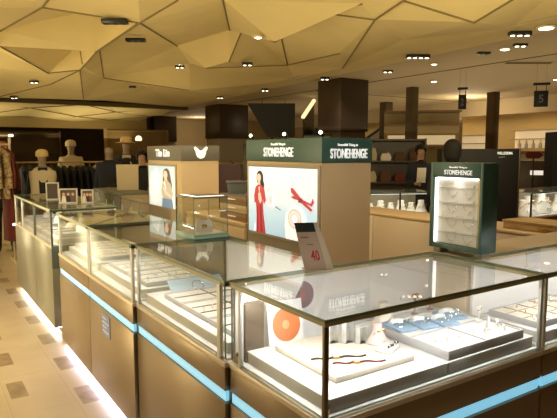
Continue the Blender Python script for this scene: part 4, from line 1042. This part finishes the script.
# left-hand side
figure('person', 'person in black reaching behind the cream bag beside the grey-headed tower', 'person', (2.80, 7.85, 0), -.35, 1.53, top=BLACKCLOTH, arms=('reach', 'hold'))
e = thing('shopping_bag', 'large cream paper bag on the grey-green cabinet', 'bag', (2.28, 6.93, 1.02), -.35)
mb = MB(); mb.loft([[(-.13, -.06, 0), (.13, -.06, 0), (.13, .06, 0), (-.13, .06, 0)], [(-.135, -.06, .32), (.135, -.06, .32), (.135, .06, .32), (-.135, .06, .32)]], BAGCREAM); mb.build('bag', e, world=False)
for s in (-1, 1):
    mb = MB(); mb.torus((0, s*.05, .32), .05, .004, CREAMCLOTH, (0, 1, 0), 12, 6, 0, PI); mb.build('handle', e, world=False)
figure('mannequin', 'headed mannequin in a long navy coat left of the cream bag', 'mannequin', (2.55, 8.6, 0), -.3, 1.64, top=NAVY, bottom=BLACKCLOTH, skin=MANNSKIN, hair=False, face=False, coat=(NAVY, .55, .25), arms=('down', 'down'))
figure('mannequin', 'mannequin with a straw hat behind the cream bag', 'mannequin', (3.05, 9.3, 0), -.3, 1.74, top=BLACKCLOTH, bottom=BLACKCLOTH, skin=MANNSKIN, hair=False, face=False, hat=STRAW, coat=(BLACKCLOTH, .8, .22))
figure('mannequin', 'mannequin in an open cream jacket with a pale cap at the left', 'mannequin', (1.55, 8.45, 0), -.15, 1.54, top=BLACKCLOTH, bottom=NAVY, skin=MANNSKIN, hair=False, face=False, hat=mat('pale_cap', (.55, .42, .20), .9), coat=(CREAMCLOTH, .78, .24))
figure('mannequin', 'mannequin in a dark coat and rust cap, half hidden behind the pale garment stand', 'mannequin', (1.12, 9.15, 0), -.15, 1.66, top=REDCLOTH, bottom=BLACKCLOTH, skin=MANNSKIN, hair=False, face=False, hat=mat('rust_cap', (.32, .12, .05), .9), coat=(BLACKCLOTH, .7, .22))
figure('mannequin', 'mannequin with a cream knitted hat behind the clothes rail', 'mannequin', (2.42, 10.5, 0), -.15, 1.72, top=CREAMCLOTH, bottom=BROWNCLOTH, skin=MANNSKIN, hair=False, face=False, hat=CREAMCLOTH)

# clothes rail ------------------------------------------------------------
def rail(name, label, a, b, h, m, shelf=False):
    a, b = Vector((*a, 0)), Vector((*b, 0)); c = (a+b)/2; w = (b-a).length; rz = math.atan2((b-a).y, (b-a).x)
    e = thing(name, label, 'clothes rail', c, rz)
    mb = MB(); mb.cyl((-w/2, 0, h), (w/2, 0, h), .014, m, n=10); mb.build('bar', e, world=False)
    for s in (-1, 1):
        mb = MB(); mb.cyl((s*w/2, 0, .03), (s*w/2, 0, h+.012), .016, m, n=10); mb.build('upright', e, world=False)
        mb = MB(); mb.box(s*w/2-.02, s*w/2+.02, -.25, .25, 0, .03, m, .004); mb.build('foot', e, world=False)
    if shelf:
        MB().box(-w/2, w/2, -.2, .2, h+.10, h+.125, m, .003).build('shelf', e, world=False)
        for s in (-1, 1):
            MB().box(s*w/2-.015, s*w/2+.015, -.02, .02, h+.012, h+.10, m).build('bracket', e, world=False)
    return e, c, (b-a).normalized(), w, rz
def garment(name, label, m, ln, wd=.20, group=None, dp=.045):
    e = thing(name, label, 'garment', (0, 0, 0), 0, group)     # local origin at the rail
    prof = [(-.055, .03, .02), (-.075, wd*.55, .03), (-.11, wd, dp*.8), (-.3, wd*.92, dp), (-ln*.7, wd*.9, dp*1.1), (-ln, wd*1.05, dp*1.2)]
    n = 20
    mb = MB(); mb.loft([[(ry*math.cos(2*PI*k/n)*(1+.12*math.sin(k*2.3+z*5)), rx*math.sin(2*PI*k/n), z) for k in range(n)] for z, rx, ry in prof], m); mb.build('coat', e, world=False)
    mb = MB(); mb.tube([(0, 0, -.055), (0, 0, -.02), (0, .012, .0), (0, .01, .016), (0, -.006, .019)], .0025, STEEL, 6); mb.build('hanger_hook', e, world=False)
    mb = MB()
    for s in (-1, 1): mb.tube([(0, s*.012, -.10), (0, s*wd*.98, -.14), (0, s*wd*1.1, -.4), (0, s*wd*1.12, -.58)], [.03, .04, .035, .03], m, 8)
    mb.build('sleeves', e, world=False)
    return e
e, c, d, w, rz = rail('clothes_rail', 'long wooden-toned clothes rail hung with dark coats', (1.31, 9.5), (2.78, 9.5), 1.33, mat('rail_wood', (.42, .28, .12), .4))
protos = {}
plan = [('black_coat', NAVY, .80)]*3 + [('black_coat', BLACKCLOTH, .75)]*7 + [('beige_coat', CREAMCLOTH, .8)]*3
cnt = 13
for k in range(cnt):
    t = .10+.84*k/(cnt-1)
    p = c+d*(t-.5)*w+Vector((0, 0, 1.33))
    kind = ('dark', BLACKCLOTH, .78) if 2 <= k < 10 else ('cream', CREAMCLOTH, .7) if k >= 11 else ('navy', NAVY, .85)
    lab = {'dark': 'black coat hanging in the middle of the wooden-toned rail', 'cream': 'beige coat hanging at the right end of the wooden-toned rail', 'navy': 'navy coat hanging at an end of the black coats'}[kind[0]]
    if kind[0] not in protos: g = garment('hanging_coat', lab, kind[1], kind[2], .21, kind[0]+' coats on the rail'); protos[kind[0]] = g; g.location = p; g.rotation_euler = (0, 0, rz)
    else: dup(protos[kind[0]], p, rz)
e, c, d, w, rz = rail('garment_stand', 'pale metal garment stand cut by the left edge', (.45, 8.25), (1.11, 8.25), 1.60, mat('pale_metal', (.55, .45, .30), .4, .3), True)
mb = MB(); mb.box(w/2-.03, w/2+.02, -.21, -.19, 1.70, 1.728, LENS, .002); mb.build('shelf_light', bpy.data.objects['garment_stand'], world=False, label='small lit lamp')
PAT = mat('patterned_knit', (.34, .24, .13), .9, noise=.75, nscale=26)
labs = ['leftmost patterned knit on the pale stand', 'second patterned knit on the pale stand', 'third patterned knit on the pale stand', 'fourth patterned knit on the pale stand', 'rightmost patterned knit on the pale stand']
for k in range(5):
    p = c+d*(-.26+.12*k)+Vector((0, 0, 1.60))
    if k == 0: g = garment('hanging_knit', labs[0], PAT, .72, .2, 'patterned knits'); protos['k'] = g; g.location = p; g.rotation_euler = (0, 0, rz+.3)
    else: dup(protos['k'], p, rz+.3, labs[k])
g = garment('hanging_skirt', 'long maroon garment on the right end of the pale stand', REDCLOTH, 1.3, .16); g.location = c+d*.285+Vector((0, 0, 1.60)); g.rotation_euler = (0, 0, rz+.3)

# back wall fixtures ------------------------------------------------------------
def wall_unit(label, x0, x1, y, h, m, lit):
    e = thing('wall_unit', label, 'shelf unit', ((x0+x1)/2, y, 0), 0, 'shelf units along the back wall')
    MB().box(x0, x1, y+.3, y+.34, 0, h, m).build('back_board', e)
    for x in (x0, x1-.04): MB().box(x, x+.04, y, y+.3, 0, h, m).build('side', e)
    for k in range(4):
        z = .1+k*(h-.2)/3; MB().box(x0+.04, x1-.04, y, y+.3, z, z+.04, m).build('shelf', e)
    if lit: MB().box(x0+.06, x1-.06, y+.02, y+.05, h-.15, h-.10, LENS).build('shelf_lamp', e)
    return e
wall_unit('dark wall shelf unit at the far left', 2.0, 4.4, 20.5, 2.2, WALLDARK, False)
wall_unit('tan wall shelf unit behind the straw-hatted mannequin', 6.0, 8.4, 20.5, 2.35, mat('shelf_tan', (.30, .20, .08), .7), False)
e = thing('globe_lamp', 'glowing warm lamp left of the grey header, far back', 'lamp', (4.78, 13.6, 0), 0)
MB().cyl((4.78, 13.6, .02), (4.78, 13.6, 1.78), .015, DARKMETAL).build('pole', e)
MB().lathe([(.14, 0), (.14, .02), (.02, .03)], (4.78, 13.6, 0), DARKMETAL).build('base', e)
mb = MB(); mb.lathe([(.07, 0), (.085, .04), (.05, .11), (.02, .12)], (4.78, 13.6, 1.78), mat('lamp_shade_lit', (1, .8, .5), .5, emit=2.6, ecol=(1, .72, .35))); mb.build('lamp_shade', e)
# dim island between columns
e = thing('display_island', 'tan display island far behind the towers', 'display island', (5.4, 11.5, 0), 0)
MB().box(4.4, 6.4, 11.0, 12.0, 0, 1.2, TANGREY, .01).build('base', e); MB().box(4.35, 6.45, 10.95, 12.05, 1.2, 1.25, TAN, .01).build('top', e)
e = thing('dark_screen_wall', 'dark brown partition behind the green-headed tower', 'partition', (6.6, 8.9, 0), -.55)
MB().box(-1.3, .6, 0, .1, .04, 1.66, COLBROWN, .005).build('panel', e, world=False)
MB().box(-1.35, .65, -.05, .15, 0, .04, DARKMETAL).build('foot', e, world=False)
e = thing('black_sign_box', 'black box sign on top of the brown partition', 'sign', (6.95, 8.70, 1.66), -.55)
MB().box(-.52, .05, .0, .1, 0, .18, BLACK, .004).build('box', e, world=False)
MB().box(-.50, .03, -.004, 0, .02, .16, mat('dark_face', (.03, .022, .02), .3)).build('face', e, world=False)
# wares on shelves at mid distance, right of the green-headed tower
def shelf_bay(label, x, y, w, rz, h, m):
    e = thing('shelf_unit', label, 'shelf unit', (x, y, 0), rz, 'shelf units of the far shops')
    MB().box(0, w, .28, .31, 0, h, m).build('back_board', e, world=False)
    for s in (0, w-.03): MB().box(s, s+.03, 0, .28, 0, h, m).build('side', e, world=False)
    for k in range(5):
        z = .08+k*(h-.12)/4; MB().box(.03, w-.03, 0, .28, z, z+.03, m).build('shelf', e, world=False)
    return e, Matrix.Translation((x, y, 0)) @ Matrix.Rotation(rz, 4, 'Z'), h
e, M, h = shelf_bay('dark shelf unit with small wares right of the green-headed tower', 6.75, 8.25, 1.7, -.70, 1.75, COLBROWN)
cols = [CREAMCLOTH, REDCLOTH, BROWNCLOTH, PAPER, mat('olive_pack', (.14, .15, .06), .7)]
names = {0: 'cream', 1: 'maroon', 2: 'brown', 3: 'white', 4: 'olive'}
for k in range(4):
    for j in range(6):
        if random.random() < .12: continue
        ci = random.randrange(5); z = .08+k*(h-.12)/4+.031; hh = random.uniform(.10, .24)
        p = M @ Vector((.15+.27*j, .12, z))
        e = thing('handbag', f'{names[ci]} handbag on the dark shelf unit', 'handbag', p, -.7, f'{names[ci]} handbags on the dark shelf')
        mb = MB(); mb.loft([[(-.09, -.05, 0), (.09, -.05, 0), (.09, .05, 0), (-.09, .05, 0)], [(-.10, -.055, hh*.5), (.10, -.055, hh*.5), (.10, .055, hh*.5), (-.10, .055, hh*.5)], [(-.07, -.02, hh), (.07, -.02, hh), (.07, .02, hh), (-.07, .02, hh)]], cols[ci]); mb.build('body', e, world=False)
        mb = MB(); mb.torus((0, 0, hh-.005), .045, .006, cols[ci], (0, 1, 0), 10, 6, 0, PI); mb.build('handle', e, world=False)

# escalators --------------------------------------------------------------------
def escalator(label, a, b, wdt, m, lightm):
    a, b = Vector(a), Vector(b); d = b-a; e = thing('escalator', label, 'escalator', (a.x, a.y, 0), 0)
    flat_ = Vector((d.x, d.y, 0)).normalized(); side = Vector((0, 0, 1)).cross(flat_)*wdt/2; up = Vector((0, 0, 1))
    Q = lambda p, lo, hi, s0=-1, s1=1: [p+side*s0+up*lo, p+side*s1+up*lo, p+side*s1+up*hi, p+side*s0+up*hi]
    mb = MB(); mb.loft([Q(a, -.5, -.02), Q(b, -.5, -.02)], m); mb.build('truss', e)
    mb = MB(); n = 18
    for i in range(n):
        p = a.lerp(b, (i+.5)/n); mb.loft([[p+side*.85*s+flat_*f-up*.02 for s, f in ((-1, -.15), (1, -.15), (1, .15), (-1, .15))], [p+side*.85*s+flat_*f+up*.10 for s, f in ((-1, -.15), (1, -.15), (1, .15), (-1, .15))]], PLINTH)
    mb.build('steps', e)
    for s in (-1, 1):
        mb = MB(); mb.loft([[p+side*s*1.0+side*s*t+up*h for t, h in ((0, 0), (.04, 0), (.04, .85), (0, .85))] for p in (a, b)], m); o = mb.build('balustrade', e)
        mb = MB(); mb.tube([a+side*s*1.02+up*.88, b+side*s*1.02+up*.88], .055, lightm if s > 0 else DARKMETAL); hr = mb.build('handrail', o)
        if s > 0: hr['label'] = 'glowing diagonal handrail'
escalator('dark escalator with a glowing light band left of the wide brown column', (9.13, 11.82, 1.55), (10.16, 12.70, 2.10), .9, COLBROWN, ESCLIGHT)
escalator('far pale escalator rising before the tan wall', (15.1, 16.6, .9), (15.7, 13.0, 2.9), .9, TANGREY, mat('dim_band', (.8, .62, .35), .5, emit=.35, ecol=(1, .76, .42)))
e = thing('hanging_banner_board', 'dark slanting display board in the opening between the brown columns', 'display board', (9.25, 14.35, 0), -.55)
mb = MB(); mb.prism([(-.75, 2.97), (.7, 2.97), (.7, 1.95), (-.15, 1.95)], (0, 0, 0), (1, 0, 0), (0, 0, 1), .12, mat('dark_board', (.022, .022, .018), .5)); mb.build('board', e, world=False)
for x in (-.3, .4): MB().cyl((x, .06, 2.97), (x, .06, 3.08), .01, DARKMETAL).build('hanger_rod', e, world=False)
for x in (0, .4): MB().cyl((x, .06, 0), (x, .06, 1.95), .03, DARKMETAL).build('leg', e, world=False)

# hanging direction signs ---------------------------------------------------------
def hang_sign(label, x, y, z0, z1, w, rz, txt):
    e = thing('hanging_sign', label, 'sign', (x, y, z0), rz, 'hanging square signs')
    h = z1-z0
    MB().box(-w/2, w/2, -.03, .03, 0, h, BLACK, .004).build('panel', e, world=False)
    text_obj('numeral', txt, (0, -.0305, h*.5), (1, 0, 0), w*.34, h*.5, mat('faint_letter', (.13, .12, .15), .5), e, .002, world=False, bold=.02)
    MB().box(-w/2-.02, w/2+.02, -.05, .05, h+.10, h+.14, BLACK, .004).build('mount', e, world=False)
    for s in (-1, 1):
        MB().cyl((s*w*.35, 0, h), (s*w*.35, 0, h+.10), .006, DARKMETAL, n=8).build('rod', e, world=False)
        MB().cyl((s*w*.35, 0, h+.14), (s*w*.35, 0, ZC-.02-z0), .006, STEEL, n=8).build('suspension_wire', e, world=False)
hang_sign('black hanging square sign between the two slim columns', 9.07, 7.19, 2.33, 2.61, .15, -.9, '2')
hang_sign('black hanging square sign near the right edge', 9.42, 5.77, 2.30, 2.58, .23, -.9, '5')

# glowing far right shop --------------------------------------------------------------
def lit_shelf(label, x, y0, y1, z0, n, cat='shelf'):
    e = thing('lit_shelf', label, 'shelf', (x, (y0+y1)/2, z0), 0, 'lit wall shelves')
    MB().box(x, x+.04, y0, y1, z0, z0+.55, SHELFLIT).build('lit_back', e)
    for z in (z0-.03, z0+.27, z0+.55): MB().box(x-.3, x+.04, y0, y1, z, z+.03, PALETAN).build('board', e)
    return e
lit_shelf('lit wall shelf with white bottles near the right edge', 16.6, 8.6, 11.0, 1.62, 5)
for k in range(9):
    e = thing('bottle', 'white bottle in the row on the lit shelf near the right edge', 'bottle', (16.42, 8.8+.24*k, 1.62), 0, 'white bottles on the lit shelf')
    mb = MB(); mb.lathe([(.05, 0), (.055, .01), (.055, .14), (.02, .17), (.02, .21), (.018, .215)], (0, 0, 0), PAPER, 12); mb.build('body', e, world=False)
    mb = MB(); mb.lathe([(.024, .21), (.024, .24), (.01, .245)], (0, 0, 0), GOLD, 12); mb.build('cap', e, world=False)
lit_shelf('lit wall shelf between the two slim columns', 16.6, 12.0, 14.2, 1.5, 5)
e = thing('arrow_sign', 'maroon arrow shaped sign near the right edge', 'sign', (11.1, 6.9, 0), -1.0)
mb = MB(); mb.prism([(-.17, .0), (-.13, -.07), (.10, -.07), (.20, 0), (.10, .07), (-.13, .07)], (0, 0, 1.43), (1, 0, 0), (0, 0, 1), .03, REDCLOTH); mb.build('arrow', e, world=False)
MB().cyl((0, .02, .02), (0, .02, 1.37), .015, DARKMETAL).build('pole', e, world=False); MB().box(-.15, .15, -.13, .17, 0, .02, DARKMETAL).build('base', e, world=False)
e = thing('dark_cabinet_window', 'dark cabinet with a small lit white notice at the right edge', 'cabinet', (11.6, 7.1, 0), -1.0)
MB().box(-.42, .30, .2, .6, 0, 1.30, COLBROWN, .01).build('body', e, world=False)
MB().box(-.15, .12, .19, .2, .98, 1.08, mat('lit_notice', (.9, .9, .85), .5, emit=.7, ecol=(1, .95, .85))).build('notice', e, world=False, label='lit white notice')
e = thing('partition_counter', 'beige partition counter under the lit shelf near the right edge', 'counter', (13.2, 8.2, 0), -1.0)
MB().box(-1.6, 1.4, 0, .6, 0, 1.45, PALETAN, .01).build('body', e, world=False); MB().box(-1.65, 1.45, -.05, .65, 1.45, 1.52, WOOD, .01).build('top', e, world=False)
e = thing('glass_shelf_cabinet', 'tan glazed shop cabinet behind the wares, right of the wide column', 'cabinet', (10.7, 11.0, 0), -.75)
MB().box(0, 2.0, .4, .45, 0, 2.6, WALLTAN).build('back_board', e, world=False)
for z in (.05, .9, 1.6, 2.2, 2.55): MB().box(0, 2.0, 0, .4, z, z+.05, WOOD).build('shelf', e, world=False)
MB().box(.1, 1.9, .38, .4, 1.7, 1.95, SHELFLIT).build('lit_back', e, world=False)

# ------------------------------------------------------------------ lights
K = 1.0
def downspots():
    pts = [(1.0, 1.5), (3.95, 6.47), (1.98, 4.2), (2.85, 8.12), (4.89, 11.2), (6.75, 4.11), (7.67, 5.32), (7.37, 8.9), (-.8, 3.0), (-.6, 6.5), (.1, 5.0), (2.6, 14.9), (9.82, 8.57), (11.76, 6.87), (-2.2, 1.0), (4.2, 2.2), (.2, -1.5)]
    for x, y in pts:
        z = (zc(x, y) if x < 6.3 else ZC)-.10
        spot('down_spot', (x, y, z), 46*K, SOFTW if y < 4 else WARM, 115, .8, (x, y, 0), .04)
downspots()
UP = (1, .83, .47)
# added warm area lights without fixtures, washing the fabric, low and from the side so that each fold catches it differently
def wash(loc, tgt, p, sx_, sy_):
    a = area('fabric_wash', loc, sx_, p, UP, sy=sy_); a.rotation_euler = (Vector(tgt)-Vector(loc)).to_track_quat('-Z', 'Y').to_euler()
wash((-1.5, 12, 2.2), (4.5, 10, 3.35), 385*K, .5, 10)
wash((-1.5, 4.5, 2.2), (4, 5.5, 3.3), 250*K, .5, 7)
wash((3.5, 2.2, 2.2), (4.2, 6.5, 3.4), 70*K, 5, .5)
for x, y, p, s in ((2.4, 10.5, 22, 6.), (3.6, 5.6, 14, 4.), (4.3, 15, 18, 5.), (1.5, 20.6, 36, 3.), (5.5, 20.6, 34, 3.)):
    area('fabric_wash', (x, y, 2.0), s, p*K, UP, (PI, 0, 0), s)
area('cove_lamp', (16.3, 10.5, 2.95), .4, 60*K, (1, .76, .40), (0, math.radians(25), 0), 6)
area('cove_lamp', (16.2, 16, 2.95), .4, 50*K, (1, .76, .42), (0, math.radians(25), 0), 6)
area('flat_ceiling_wash', (10.5, 7, 2.0), 6, 50*K, (1, .82, .54), (PI, 0, 0), 8)
area('flat_ceiling_wash', (12.5, 15, 2.0), 5, 32*K, (1, .82, .54), (PI, 0, 0), 8)
point('hall_fill', (11.2, 23.5, 2.6), 55*K, WARM, .2)  # point light without a fixture, added to brighten the tan back wall
point('hall_fill', (13.5, 10.5, 2.6), 60*K, WARM, .3)
# extra spots added over the clerk space to brighten the advertising towers and the tan counter
spot('down_spot', (1.6, .9, 2.95), 105*K, SOFTW, 48, .8, (2.2, 2.6, 1.2), .05)
spot('down_spot', (1.7, 2.6, 2.95), 60*K, SOFTW, 48, .8, (2.15, 4.5, 1.2), .05)
spot('down_spot', (2.6, 1.9, 2.95), 75*K, SOFTW, 60, .8, (3.5, 2.9, .7), .05)

w = bpy.data.worlds.new('world'); SC.world = w; w.use_nodes = True
w.node_tree.nodes['Background'].inputs['Color'].default_value = (1, .8, .5, 1)
w.node_tree.nodes['Background'].inputs['Strength'].default_value = .02

SC.cycles.use_denoising = True
SC.cycles.max_bounces = 8; SC.cycles.diffuse_bounces = 3; SC.cycles.glossy_bounces = 4
SC.cycles.transparent_max_bounces = 40; SC.cycles.transmission_bounces = 6
SC.cycles.sample_clamp_indirect = 4; SC.cycles.caustics_reflective = False; SC.cycles.caustics_refractive = False
SC.view_settings.view_transform = 'Standard'; SC.view_settings.look = 'None'
SC.view_settings.exposure = 0.0; SC.view_settings.gamma = 1; SC.view_settings.use_curve_mapping = False
